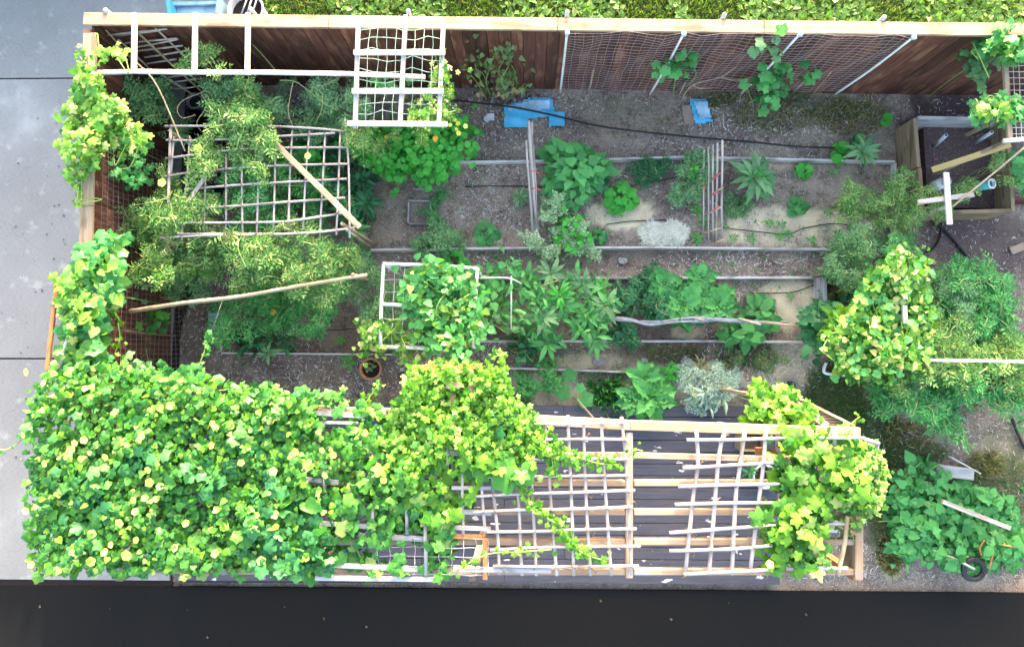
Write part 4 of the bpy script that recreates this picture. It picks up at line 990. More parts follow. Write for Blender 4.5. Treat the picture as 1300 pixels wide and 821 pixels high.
# lattice left
la = thing('lath_lattice', 'wide pale stick lattice lying on the pergola joists in the middle', 'trellis', P(700, 630, 0))
zl = ZP+.045
va = [[(587, 600), (587, 630), (588, 678)], [(586, 520), (586, 595)], [(609, 585), (612, 630), (616, 675)], [(624, 590), (627, 630), (632, 680), (634, 729)], [(655, 600), (659, 645), (661, 700), (663, 730)], [(672, 566), (674, 600), (677, 645), (681, 730)],
      [(691, 530), (695, 580), (700, 645), (707, 730)], [(721, 527), (723, 580), (726, 645), (728.5, 730)], [(741, 530), (742, 580), (744.6, 645), (750, 730)], [(763, 530), (766, 580), (770, 645), (776, 730)], [(789, 529), (794, 580), (798, 645), (802, 730)]]
ha = [[(668, 538), (730, 538), (798, 536)], [(694, 558), (750, 557), (798, 557.5)], [(668, 583), (730, 582), (803, 583)], [(612, 605), (700, 604), (801, 603)], [(600, 630), (650, 627), (720, 625), (806, 622)], [(600, 650), (650, 647), (720, 646), (803, 643)],
      [(618, 675), (680, 674), (740, 672), (808, 671)], [(622, 698), (700, 694), (813, 693)], [(626, 718), (700, 719), (811, 718)]]
for v in va: rod('upright', [P(*p, zl) for p in v], .0175, M['lath'], la, 7)
for v in ha: rod('crossbar', [P(*p, zl+.03) for p in v], .015, M['lath'], la, 7)
lb_ = thing('lath_lattice', 'loose tilted pale stick lattice on the right half of the pergola', 'trellis', P(930, 630, 0))
vb = [[(884, 544), (886, 590), (880, 630), (870, 729)], [(922, 543), (914, 570), (908, 630), (900, 729)], [(946, 544), (938, 600), (934, 630), (929, 729)], [(973, 541), (968, 600), (964, 630), (952, 727)]]
hb = [[(872, 558), (930, 558), (1000, 556), (1098, 556)], [(867, 594), (930, 590), (1003, 586)], [(861, 617), (930, 615), (990, 614)], [(857, 640), (930, 638), (990, 638)], [(850, 676), (920, 671), (990, 666)], [(850, 699), (920, 697), (980, 692)], [(868, 729), (920, 726), (975, 723)]]
for v in vb: rod('upright', [P(*p, zl) for p in v], .021, M['lath'], lb_, 7)
for v in hb: rod('crossbar', [P(*p, zl+.03) for p in v], .0175, M['lath'], lb_, 7)
le = thing('end_trellis', 'pale bent stick frame poking out past the right end of the pergola', 'trellis', P(1095, 600, 0))
for v in ([(1006, 545), (1003, 575)], [(1030, 546), (1029, 562)], [(1060, 545), (1059, 565)], [(1087, 545), (1086, 563)], [(1113, 562), (1113, 585), (1114, 607)]): rod('upright', [P(*p, zl+.01) for p in v], .022, M['lath'], le, 7)
rod('crossbar', [P(1096, 557, zl+.03), P(1116, 563, zl+.03)], .024, M['lath'], le, 7)
rod('bamboo', [P(1076, 655, zl+.03), P(1072, 690, zl+.03), P(1063, 731, zl+.03)], .022, M['stick'], le, 7)
rod('upright', [P(1015, 692, zl), P(1010, 731, zl)], .02, M['lath'], le); 
for v in ([(1050, 638), (1082, 637)], [(1050, 665), (1075, 665)], [(998, 722), (1076, 721)]): rod('crossbar', [P(*p, zl+.02) for p in v], .02, M['weathered'], le)
q_ = P(1113, 585, zl); rod('leg', [(q_.x, q_.y, 0), (q_.x, q_.y, zl)], .02, M['lath'], le)
# lattice and rails showing through the left vine
lc = thing('slat_trellis', 'grey painted slat frame with white netting under the left half of the vine', 'frame', P(450, 640, 0))
for a, b, w in (((398, 524), (462, 528), .05), ((400, 536), (455, 537), .03), ((385, 608), (430, 612), .05), ((395, 663), (470, 668), .05), ((455, 679), (545, 684), .055), ((400, 716), (470, 719), .05), ((470, 719), (545, 723), .055),
                ((573, 619), (624, 619), .04), ((570, 648), (624, 651), .05), ((573, 669), (623, 671), .045), ((575, 722), (700, 724), .05), ((560, 573), (588, 576), .05), ((520, 604), (555, 605), .04), ((400, 733), (560, 735), .05), ((520, 617), (560, 618), .035)):
    bar('slat', P(*a, zl+.005), P(*b, zl+.005), w, .025, M['weathered'], lc)
for v in ([(473, 645), (473, 675)], [(540, 665), (541, 730)], [(436, 645), (436, 680)], [(393, 655), (392, 680)], [(533, 590), (533, 618)], [(551, 598), (550, 618)], [(568, 566), (568, 590)], [(335, 715), (335, 735)], [(516, 640), (517, 678)], [(412, 595), (412, 625)]):
    rod('upright', [P(*p, zl+.03) for p in v], .02, M['weathered'], lc)
net('netting', [P(480, 682, zl), P(620, 684, zl), P(620, 730, zl), P(480, 728, zl)], 9, 4, .004, M['net'], lc, .03)
for x in (395, 541):
    q_ = P(x, 700, zl); rod('leg', [(q_.x, q_.y, 0), (q_.x, q_.y, zl)], .02, M['weathered'], lc)
# orange arbour frame under the north lobe of the vine
af = thing('arbour_frame', 'orange brown timber arch frame above the pergola at the middle of the vine', 'frame', P(560, 490, 0))
for a, b in (((524, 467), (612, 465)), ((528, 470), (528, 520)), ((575, 468), (575, 520)), ((598, 467), (599, 520))): bar('rail', P(*a, 2.10), P(*b, 2.10), .06, .05, M['orange'] if a[0] != 598 else M['beam'], af)
bar('rail', P(566, 489, 2.14), P(584, 489, 2.14), .07, .04, M['beam'], af)
for x in (528, 598):
    q_ = P(x, 470, 2.08); bar('post', (q_.x, q_.y, 0), (q_.x, q_.y, 2.07), .05, .05, M['orange'], af)
# slatted triangular arbour at the right end
sa = thing('slatted_arbour', 'triangular panel of thin pale slats under the bright vine at the pergola corner', 'arbour', P(1030, 525, 0))
za = 1.75
for i in range(11):
    y = 502+i*3.6; x1 = 1004+(y-502)*2.15; x0 = 960+(i % 3)
    bar('slat', P(x0, y, za), P(x1, y+.6, za), .022, .02, M['tan'], sa)
bar('rail', P(1003, 500, za+.02), P(1085, 541, za+.02), .03, .03, M['beam'], sa); bar('rail', P(1001, 505, za+.03), P(1050, 541, za+.03), .07, .025, M['weathered'], sa); bar('rail', P(962, 500, za+.02), P(962, 541, za+.02), .03, .03, M['beam'], sa)
for p in ((1004, 502), (962, 502)):
    q_ = P(*p, za); bar('post', (q_.x, q_.y, 0), (q_.x, q_.y, za), .04, .04, M['beam'], sa)
gs = thing('slat_mat', 'grey weathered slatted mat lying at the lower path beside the silver plant', 'mat', P(945, 493, 0))
for i in range(9): rod('slat', [P(924+i*3, 482+i*2.2, .1), P(960+i*2.4, 486+i*2.4, .12)], .010, M['weathered'], gs, 5)
tag(rod('cane', [P(733, 507, .25), P(754, 531, .5)], .012, M['stick']), 'thin pale cane between the squash leaves and the pergola beam', 'cane')

# ================================================================== VINES
HOLES = [(405, 516, 455, 538), (388, 603, 428, 618), (561, 566, 583, 593), (475, 686, 538, 716), (400, 655, 440, 670), (318, 716, 335, 735), (560, 600, 600, 625), (455, 640, 475, 660), (505, 640, 520, 655), (570, 650, 625, 720)]
def vine(name, label, root, patches, z0, limit=290, flowers=(), stems=14, group=None):
    """patches: (outline, count, leaf px, kind, mat, zlift)"""
    r = P(*root, 0); t = thing(name, label, 'vine', Vector((r.x, r.y, 0)), group)
    groups = {}
    for poly, n, lpx, kind, mat, lift in patches:
        q = polypts(poly, n); q += rng.normal(0, 2.5 if name != 'bean_vine' and name != 'climbing_bean' else 7, q.shape)
        for hx0, hy0, hx1, hy1 in HOLES: q = q[~((q[:, 0] > hx0) & (q[:, 0] < hx1) & (q[:, 1] > hy0) & (q[:, 1] < hy1) & (rng.random(len(q)) < .86))]
        q = q[q[:, 1] < 726+rng.normal(0, 2, len(q))]
        hump = .06*np.sin(q[:, 0]*.045+.5)*np.sin(q[:, 1]*.06)+.04*np.sin(q[:, 0]*.13+q[:, 1]*.11)
        z = z0+lift+hump+rng.uniform(-.16, .10, len(q)); pos = PN(q, z)
        nr = rnd_dirs(len(q), .62)+np.array([.02, .06, 0]); fw = rnd_yaw(len(q))+np.array([0, -.5, -.1]); sc = (H-z0)/F
        sz = lpx*sc*rng.uniform(.6, 1.25, len(q))
        groups.setdefault((kind, mat), []).append((pos, nr, fw, sz))
    allg = {k: [np.concatenate(x) for x in zip(*v)] for k, v in groups.items()}
    tot = sum(len(v[0]) for v in allg.values())
    for (kind, mat), (pos, nr, fw, sz) in allg.items():
        place(kind, pos, nr, fw, sz, M[mat], t, limit=int(limit*len(pos)/tot))
    lines = []
    for i in range(stems):
        poly = patches[i % len(patches)][0]; a, b = polypts(poly, 2)
        A = PN(np.array([a]), np.array([z0-.03]))[0]; B = PN(np.array([b]), np.array([z0+.03]))[0]; mid = (A+B)/2+rng.normal(0, .12, 3)*np.array([1, 1, .3])
        lines.append(curve_pts([A, mid, B], 5))
    pp = patches[0][0]; c = PN(np.array([np.mean(pp, 0)]), np.array([z0]))[0]
    lines.append(curve_pts([Vector((c[0]*.9+r.x*.1, c[1]*.9+r.y*.1, 0)), Vector((c[0], c[1], z0*.5)), Vector(c)], 5))
    multi_rod('stem', lines, .007, M['greenstem'], t, 4)
    for (x, y, s, m) in flowers:
        p = P(x, y, z0+.24); nn_ = Vector((random.gauss(0, .3), random.gauss(.1, .3), 1)); q_ = nn_.to_track_quat('Z', 'Y').to_matrix().to_4x4()
        link('flower', tmesh('flower', M[m]), None, t, T(p) @ q_ @ Matrix.Rotation(random.uniform(0, 6), 4, 'Z') @ Matrix.Scale(s*.0086, 4))
    return t
fl = [(34+0, 472, 10), (56, 486, 9), (88, 500, 10), (55, 520, 8), (117, 504, 9), (217, 515, 11), (203, 517, 9), (95, 562, 9), (107, 558, 10), (90, 570, 10), (134, 580, 10), (57, 588, 9), (188, 596, 9), (190, 612, 11), (203, 617, 9), (184, 632, 9), (170, 634, 9),
      (198, 633, 8), (172, 649, 9), (152, 663, 12), (236, 664, 9), (285, 668, 11), (117, 677, 11), (133, 701, 10), (161, 704, 13), (90, 712, 11), (116, 712, 12), (173, 685, 8), (273, 702, 10), (222, 695, 9), (141, 691, 8), (40, 716, 9), (33, 648, 9), (306, 587, 9), (269, 565, 9),
      (347, 598, 11), (409, 571, 8), (423, 577, 10), (463, 549, 9), (375, 572, 8), (413, 603, 9), (349, 653, 11), (344, 676, 10), (332, 711, 12), (389, 707, 10), (487, 609, 9), (30, 552, 8), (350, 668, 9), (270, 537, 8), (326, 653, 8), (108, 493, 8)]
main = [(36, 520), (42, 492), (62, 470), (105, 458), (150, 463), (200, 468), (240, 476), (262, 470), (300, 488), (345, 498), (380, 505), (395, 530), (385, 600), (375, 660), (330, 690), (322, 700), (310, 724), (42, 724), (36, 640)]
mid_ = [(290, 492), (345, 494), (370, 502), (400, 500), (425, 498), (445, 507), (470, 512), (500, 520), (560, 560), (560, 600), (540, 640), (500, 665), (430, 655), (390, 680), (395, 735), (300, 735), (305, 600)]
g_ = vine('gourd_vine', 'dense yellow flowering gourd vine covering the left end of the pergola and fence', (150, 470),
     [(main, 2000, 13.5, 'lobed', 'gourd', .12), (main, 1700, 10.5, 'lobed4', 'gourd', .15), (main, 1700, 7.5, 'heart', 'gourd2', .17), (mid_, 520, 16, 'lobed', 'gourd', .1), (mid_, 480, 12, 'lobed3', 'gourd', .12), (mid_, 560, 8, 'lobed4', 'gourd2', .18),
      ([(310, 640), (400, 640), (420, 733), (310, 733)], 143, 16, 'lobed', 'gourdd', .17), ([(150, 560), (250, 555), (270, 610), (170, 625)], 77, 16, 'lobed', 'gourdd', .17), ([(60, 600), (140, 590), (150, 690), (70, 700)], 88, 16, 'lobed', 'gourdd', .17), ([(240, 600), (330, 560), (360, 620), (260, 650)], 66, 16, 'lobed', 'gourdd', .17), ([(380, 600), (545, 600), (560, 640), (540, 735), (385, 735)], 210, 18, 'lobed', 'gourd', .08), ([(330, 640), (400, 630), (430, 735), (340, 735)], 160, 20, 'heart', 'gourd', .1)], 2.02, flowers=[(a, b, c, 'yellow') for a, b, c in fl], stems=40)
north = [(490, 560), (495, 535), (510, 505), (518, 485), (520, 466), (560, 460), (620, 462), (640, 470), (645, 500), (658, 520), (662, 545), (680, 560), (690, 575), (660, 580), (620, 575), (560, 590), (500, 590)]
vine('melon_vine', 'bright fine leaved vine lobe climbing the orange frame at the middle', (600, 500),
     [(north, 2100, 8, 'lobed3', 'gourd2', .12), (north, 700, 12, 'lobed3', 'gourd2', .08), ([(655, 505), (680, 530), (715, 560), (725, 585), (700, 590), (670, 570), (650, 550)], 330, 8, 'lobed3', 'gourd2', .1)], 2.02, limit=240)
vine('lobed_vine', 'vine with big lobed leaves hanging between the gourd vine and the stick lattice', (600, 560),
     [([(490, 555), (560, 540), (650, 535), (665, 560), (672, 590), (650, 600), (620, 600), (600, 640), (590, 690), (560, 690), (510, 640), (480, 600)], 330, 20, 'lobed3', 'gourd2', .08),
      ([(490, 555), (600, 545), (620, 580), (590, 620), (520, 620)], 300, 11, 'lobed3', 'gourd2', .16), ([(540, 650), (575, 640), (580, 735), (530, 735)], 90, 15, 'lobed3', 'gourd', .05), ([(455, 640), (490, 640), (500, 735), (450, 735)], 70, 15, 'lobed3', 'gourd', .06),
      ([(500, 640), (540, 650), (530, 690), (480, 690)], 60, 14, 'lobed3', 'gourd', .06)], 2.03, limit=280)
t = vine('big_leaf_vine', 'few very large round leaves lying over the right end of the vine', (640, 560), [([(608, 565), (640, 560), (665, 600), (640, 610), (600, 590)], 5, 30, 'lobed', 'gourd', .16), ([(620, 520), (640, 520), (645, 545), (622, 550)], 2, 30, 'lobed', 'gourdd', .18)], 2.04, stems=2)
# thin tendrils crossing the lattices
def runner(label, pts, n, lpx, mat='gourd2', z=2.16, kind='lobed3', spread=4., root=None):
    W_ = curve_pts([P(*p, z) for p in pts], 6); r0 = W_[0]
    t = thing('vine_runner', label, 'vine', Vector((r0.x, r0.y, z)), None)
    rod('stem', [P(*p, z) for p in pts], .007, M['greenstem'], t, 4)
    idx = rng.integers(0, len(W_), n); pos = np.array([W_[i] for i in idx])+rng.normal(0, spread*.0085, (n, 3))*np.array([1, 1, .5])
    place(kind, pos, rnd_dirs(n, .5), rnd_yaw(n), lpx*.0085*rng.uniform(.6, 1.2, n), M[mat], t) if lpx >= 10 else scatter('foliage', kind, pos, rnd_dirs(n, .5), rnd_yaw(n), lpx*.0085*rng.uniform(.6, 1.2, n), M[mat], t)
    return t
runner('leafy tendril running right along the second joist of the stick lattice', [(680, 560), (700, 578), (730, 580), (760, 588), (785, 590)], 90, 8)
runner('long tendril hanging diagonally down the stick lattice', [(665, 612), (675, 640), (690, 655), (712, 668), (722, 685), (740, 702), (770, 712)], 120, 9)
runner('short tendril dangling beside the lattice top', [(697, 572), (702, 590), (700, 602)], 36, 8)
runner('tendril crossing the low left lattice near its bottom edge', [(580, 724), (600, 712), (625, 702), (665, 700), (700, 697)], 26, 9)
runner('tiny tendril at the top of the middle crossbeam', [(795, 577), (806, 571), (816, 572)], 8, 6)
runner('tendril curling onto the concrete left of the vine', [(38, 540), (25, 560), (10, 570), (0, 571)], 7, 8, 'gourd', 2.0)
runner('vine shoot reaching up over the lower path', [(636, 478), (640, 465), (634, 452), (625, 445)], 24, 11, 'gourd2', 1.95)
runner('vine shoot rising from the gourd vine beside the left bed', [(250, 470), (262, 440), (266, 425)], 26, 8, 'gourd', 1.8)
runner('curled shoot beside the terracotta pot', [(462, 515), (472, 500), (482, 486)], 22, 8, 'gourd2', 1.9)
runner('vine shoot poking out beyond the pergola corner', [(1078, 540), (1086, 533), (1092, 529)], 12, 6, 'gourd2', 1.9)
# right end vine
east = [(985, 560), (1010, 552), (1080, 552), (1110, 565), (1115, 600), (1105, 625), (1080, 640), (1060, 640), (1050, 690), (1050, 735), (965, 735), (975, 690), (970, 655), (985, 630)]
vine('grape_vine', 'bright large leaved vine hanging over the right end of the pergola', (1060, 600), [(east, 250, 21, 'lobed3', 'gourd2', .12), (east, 260, 13, 'lobed3', 'gourd', .05), ([(1000, 545), (1085, 545), (1085, 575), (1000, 575)], 80, 16, 'lobed3', 'gourd2', .02)], 2.05, flowers=[(977, 716, 10, 'yellow')], limit=290)
vine('corner_vine', 'light green vine climbing the slatted arbour above the pergola beam', (980, 510), [([(950, 492), (985, 490), (1015, 505), (1030, 520), (1036, 536), (955, 536), (950, 520), (965, 512)], 330, 15, 'lobed3', 'gourd2', .1)], 1.78, stems=5)
vine('ivy_climber', 'fine small leaved climber with dark leaves at the far right pergola edge', (1100, 620), [([(1070, 580), (1118, 570), (1126, 600), (1118, 640), (1095, 655), (1090, 665), (1075, 660), (1065, 650), (1080, 620)], 900, 8, 'lobed3', 'bean', .06), ([(1068, 660), (1090, 655), (1088, 675), (1068, 672)], 90, 8, 'lobed3', 'brownl', .02)], 2.08)
# vine over the west fence
z_ = 1.95
vine('fence_vine', 'sunlit vine tumbling over the top of the left fence near the corner', (125, 150), [([(95, 105), (118, 95), (128, 120), (150, 128), (165, 160), (185, 165), (180, 185), (150, 190), (122, 185), (112, 215), (98, 225), (82, 200), (78, 165), (85, 140)], 420, 14, 'lobed3', 'bean', .05),
     ([(98, 58), (112, 70), (125, 60), (160, 62), (166, 70), (130, 75), (112, 85), (100, 105), (95, 90)], 45, 13, 'lobed3', 'gourd2', .03), ([(98, 225), (104, 225), (102, 265), (98, 268)], 20, 9, 'lobed3', 'gourd2', 0),
     ([(125, 175), (180, 165), (190, 225), (160, 240), (140, 215)], 150, 12, 'lobed3', 'mid', -.5)], z_)
vine('fence_vine', 'large leaved vine covering the lower part of the left fence down to the gourd vine', (130, 400), [([(95, 320), (110, 305), (150, 298), (160, 315), (150, 330), (155, 345), (140, 385), (125, 400), (135, 460), (95, 468), (78, 465), (90, 400), (92, 350)], 330, 17, 'lobed', 'mid', .03),
     ([(72, 345), (100, 340), (110, 380), (100, 420), (88, 465), (70, 465), (78, 400)], 170, 14, 'lobed3', 'bean', .1), ([(100, 330), (150, 310), (150, 380), (125, 460), (100, 460)], 90, 15, 'heart', 'bean', .12)], z_)
runner('thin yellowish vine shoot hanging inside the left fence', [(142, 385), (148, 405), (152, 430), (143, 455)], 28, 8, 'gourd2', 1.6)
cloud('low_squash', 'dull yellow green leaves low inside the left fence under the long pole', 'plant', [(150, 400), (175, 390), (210, 396), (212, 408), (190, 420), (155, 416)], .3, 1.0, 70, 13, 'lobed3', 'gourd', stems=3)
cloud('shade_leaves', 'dark lobed leaves at the foot of the left fence above the gourd vine', 'plant', [(145, 450), (170, 448), (190, 462), (186, 470), (150, 470)], 1.0, 1.5, 22, 16, 'lobed', 'blueg', stems=3)
cloud('wall_squash', 'green leaves showing through the wire netting by the left fence', 'plant', [(148, 350), (165, 340), (182, 372), (170, 384), (150, 372)], .8, 1.4, 24, 13, 'lobed', 'blueg', stems=2)

# ================================================================== TOMATOES AND AIRY PLANTS (left)
tg = 'tall airy plants in the left part of the garden'
def tom(label, poly, z0, z1, n, lpx=12, mat='tom', stems=10, clump=18, **k): return cloud('tomato_plant', label, 'plant', poly, z0, z1, n, lpx, 'sprig', mat, None, stems, clump=clump, **k)
tom('grey green feathery plant below the white frame near the corner', [(165, 108), (190, 100), (220, 125), (228, 160), (205, 175), (180, 165), (165, 135)], .7, 1.3, 1300, mat='blueg')
tom('sunlit yellow green feathery plant over the top of the big lattice', [(262, 150), (285, 135), (325, 140), (340, 165), (335, 215), (300, 225), (265, 220), (240, 195), (262, 175)], 1.4, 1.75, 1900)
tom('feathery plant behind the lattice under the long white rail', [(270, 100), (330, 110), (440, 115), (448, 150), (400, 165), (345, 150), (300, 140), (270, 125)], .8, 1.4, 2100, mat='blueg', clump=22)
tom('yellowing feathery sprays reaching through the white frame', [(222, 78), (262, 68), (270, 90), (300, 100), (290, 112), (250, 102), (228, 95)], 1.6, 1.9, 240, clump=9)
tom('bright yellow green bushy plant left of the big lattice', [(165, 260), (200, 245), (240, 240), (245, 270), (215, 300), (225, 330), (235, 350), (200, 355), (165, 330), (155, 300)], 1.2, 1.6, 2300)
tom('feathery plant low under the left side of the lattice', [(195, 330), (260, 325), (265, 360), (225, 380), (180, 360)], .7, 1.2, 1300, mat='blueg')
tom('wide sunlit feathery plant below the big lattice', [(240, 305), (300, 300), (380, 305), (430, 310), (445, 335), (400, 355), (330, 360), (270, 365), (245, 345)], 1.15, 1.5, 3400, clump=26)
tom('green feathery plant under the slanting pole', [(260, 355), (320, 360), (400, 355), (430, 375), (420, 400), (370, 420), (330, 410), (290, 420), (275, 395)], .5, 1.0, 2700, mat='mid', clump=22)
tom('feathery plant under the right half of the big lattice', [(300, 215), (400, 200), (440, 215), (440, 280), (380, 290), (310, 285)], .4, .9, 1500, mat='mid', clump=16)
tom('green feathery sprays right of the big lattice top', [(425, 140), (470, 150), (500, 180), (480, 200), (445, 190)], 1.2, 1.6, 600, clump=10)
tom('shaded feathery plant in the corner beside the pipe frame', [(445, 355), (485, 345), (500, 380), (490, 430), (460, 440), (450, 400)], .3, .9, 1500, mat='blueg', clump=14)
tom('small green feathery plant above the pipe frame', [(425, 325), (455, 318), (470, 335), (440, 350)], .2, .5, 500, mat='blueg', clump=8)
tom('climbing greenery on the ladder frame and its right rail', [(530, 80), (562, 70), (566, 160), (520, 160), (500, 135), (535, 120)], 1.85, 2.0, 420, 9, 'bean', clump=10, stems=4)
cloud('netting_climber', 'small leaved climber along the right rail of the ladder frame', 'plant', [(556, 35), (566, 40), (566, 80), (574, 105), (560, 165), (530, 160), (518, 140), (545, 110), (552, 80)], 1.9, 2.0, 190, 9, 'lobed3', 'bean', stems=2, ragged=.02)
cloud('under_leaves', 'deep green leaves under the ladder frame rungs', 'plant', [(465, 95), (490, 92), (520, 100), (540, 100), (520, 112), (470, 108)], 1.3, 1.6, 30, 12, 'lobed3', 'mid', stems=2)
for lab, px, py, n_, r_ in (('dark strap leaved plant right of the big lattice, upper one', 458, 225, 16, 26), ('dark strap leaved plant right of the big lattice, middle one', 463, 255, 18, 28), ('dark strap leaved plant under the lattice corner', 430, 265, 14, 26), ('strap leaved plant at the lower right lattice corner', 448, 290, 16, 22)):
    rosette('strap_plant', lab, 'plant', px, py, r_, .45, n_, 'lance', 'dark' if 'dark' in lab else 'mid', 'strap leaved plants right of the big lattice')
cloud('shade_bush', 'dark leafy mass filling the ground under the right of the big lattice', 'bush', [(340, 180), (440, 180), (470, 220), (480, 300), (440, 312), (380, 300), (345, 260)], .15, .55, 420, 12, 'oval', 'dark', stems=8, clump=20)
cloud('low_greens', 'bright low leaves seen through the top of the big lattice', 'plant', [(340, 185), (400, 180), (405, 205), (350, 208)], .5, .8, 110, 9, 'round', 'bright', stems=3)
for (x, y, s) in ((252, 188, 11), (206, 232, 12), (391, 198, 9)):
    o = link('yellow_flower', tmesh('flower', M['yellow']), None, None, T(P(x, y, 1.62)) @ Matrix.Scale(s*.009, 4)); tag(o, {252: 'yellow flower above the upper left of the big lattice', 206: 'yellow flower beside the left edge of the big lattice', 391: 'small yellow flower at the middle of the big lattice'}[x], 'flower')
for (x, y, z) in ((347, 396, .7), (374, 220, .5)):
    o = link('orange_flower', tmesh('flower', M['orangef']), None, None, T(P(x, y, z)) @ Matrix.Scale(.09, 4)); tag(o, 'orange flower ' + ('under the slanting pole' if y > 300 else 'seen through the big lattice'), 'flower')
cloud('dry_vine', 'dead yellow brown stems tangled along the bottom of the big lattice', 'dry vine', [(200, 285), (280, 285), (400, 288), (430, 300), (380, 310), (300, 305), (220, 310), (195, 300)], 1.35, 1.5, 700, 9, 'sprig', 'brownl', stems=16, clump=16)
dv = thing('dead_branches', 'bare pale branches under the long white rail near the ladder frame', 'branches', P(370, 130, 0))
for i, pts in enumerate(([(355, 102), (375, 104), (395, 118), (410, 130), (428, 140)], [(372, 104), (368, 125), (366, 145), (372, 160)], [(410, 120), (408, 140), (400, 158)], [(248, 146), (232, 150), (225, 140), (232, 128), (255, 118), (265, 112)], [(255, 118), (262, 135), (250, 155), (256, 168)], [(395, 112), (412, 108), (432, 98)], [(320, 56), (335, 72), (352, 92)], [(133, 120), (140, 112), (147, 108)])):
    rod('branch', [P(*p, 1.35) for p in pts], .0065, M['dry'] if i % 2 else M['palestem'], dv, 5, taper=.5)
tom('loose yellow green sprays crossing the left and lower edge of the big lattice', [(195, 235), (250, 225), (262, 262), (300, 285), (400, 285), (430, 300), (300, 312), (215, 310)], 1.42, 1.6, 1100, clump=16)
tom('fine green sprays rising through the middle of the big lattice', [(270, 200), (340, 190), (360, 240), (330, 285), (290, 275), (265, 240)], 1.0, 1.5, 650, mat='mid', clump=9)
tom('loose sprays hanging below the long white rail', [(290, 108), (345, 105), (350, 150), (300, 150)], 1.3, 1.6, 420, clump=6)
tom('thin green sprays over the slanting pole', [(330, 345), (430, 335), (460, 350), (420, 372), (340, 380)], 1.3, 1.5, 420, clump=7)
tom('sprays joining the right bean to the tomato mass', [(1170, 400), (1215, 420), (1230, 470), (1180, 500), (1160, 470)], 1.1, 1.35, 1100, clump=9)
# nasturtium bush
cloud('nasturtium_bush', 'round bright green bush dotted with orange flowers below the ladder frame', 'bush', [(440, 165), (520, 160), (585, 155), (618, 175), (600, 195), (590, 215), (570, 225), (548, 236), (500, 228), (455, 205)], .35, .8, 1700, 8.5, 'round', 'bright', stems=8, clump=26, tilt=.4)
t = cloud('nasturtium_flowers', 'yellow and orange blossoms scattered over the round bright bush', 'flowers', [(480, 165), (580, 160), (600, 190), (560, 230), (500, 215)], .65, .95, 16, 7, 'flower', 'orangef', stems=0, clump=10)
cloud('nasturtium_flowers', 'small yellow blossoms on the sunlit top edge of the round bush', 'flowers', [(530, 150), (590, 152), (600, 175), (540, 170)], .9, 1.05, 16, 6, 'flower', 'yellow', stems=0, clump=8)

# ================================================================== WIDE BED
dome_plant('leafy_bush', 'big round bush of broad green leaves in the wide bed under the blue sheet', 'bush', 730, 216, 50, .75, 260, 17, 'oval', 'mid', stems=10, tilt=.4)
dome_plant('leafy_bush', 'small shaded clump at the lower right of the big round bush', 'bush', 757, 232, 20, .35, 60, 11, 'oval', 'dark')
dome_plant('squash_plant', 'young lobed squash plant on a sandy patch right of the big bush', 'plant', 788, 252, 26, .3, 34, 15, 'lobed', 'bright', flat=.3)
cloud('dark_herb', 'low dark fine leaved herb beside the upper edge of the wide bed', 'herb', [(802, 205), (840, 204), (846, 218), (830, 230), (806, 226)], .05, .25, 1300, 7, 'sprig', 'dark', stems=4, ragged=.05)
cloud('blue_kale', 'hazy blue green feathery plant left of the row of white sticks', 'plant', [(860, 205), (895, 202), (902, 225), (895, 245), (880, 252), (862, 240)], .15, .5, 1500, 10, 'sprig', 'blueg', stems=5, ragged=.05)
dome_plant('kale_core', 'bright green heart of the hazy blue green plant', 'plant', 878, 218, 10, .6, 40, 6, 'oval', 'bright')
rosette('sage_plant', 'grey green long leaved plant right of the row of white sticks', 'plant', 962, 222, 42, .5, 26, 'lance', 'blueg')
dome_plant('sage_shoots', 'bright green centre of the grey green long leaved plant', 'plant', 960, 220, 15, .6, 60, 7, 'lance', 'bright')
cloud('low_herb', 'tiny leaved grey herb below the grey green plant', 'herb', [(920, 245), (955, 250), (950, 275), (925, 270)], .03, .15, 500, 6, 'sprig', 'blueg', stems=2)
for lab, x, y, r, m, k, n in (('bright seedling at the upper edge right of the grey green plant', 1022, 217, 14, 'bright', 'lobed', 14), ('fresh green lobed plant in the middle of the right bed end', 1014, 262, 15, 'mid', 'lobed', 12),
    ('soft round leaved plant on sand left in the wide bed', 617, 297, 19, 'mid', 'lobed', 22), ('round leaved nasturtium at the hose end', 1066, 188, 11, 'bright', 'round', 8), ('second round leaf plant touching the upper edge board', 1062, 200, 9, 'bright', 'round', 7), ('round leaved plant beside the planter box corner', 1087, 183, 12, 'mid', 'round', 8),
    ('single bright round leaf plant by the planter box', 1123, 154, 7, 'bright', 'round', 4), ('small lobed plant above the pipe frame', 575, 330, 22, 'bright', 'lobed', 24)):
    dome_plant('young_plant', lab, 'plant', x, y, r, .22, n, 12, k, m, stems=3)
sg = 'little green seedlings in rows in the sandy beds'
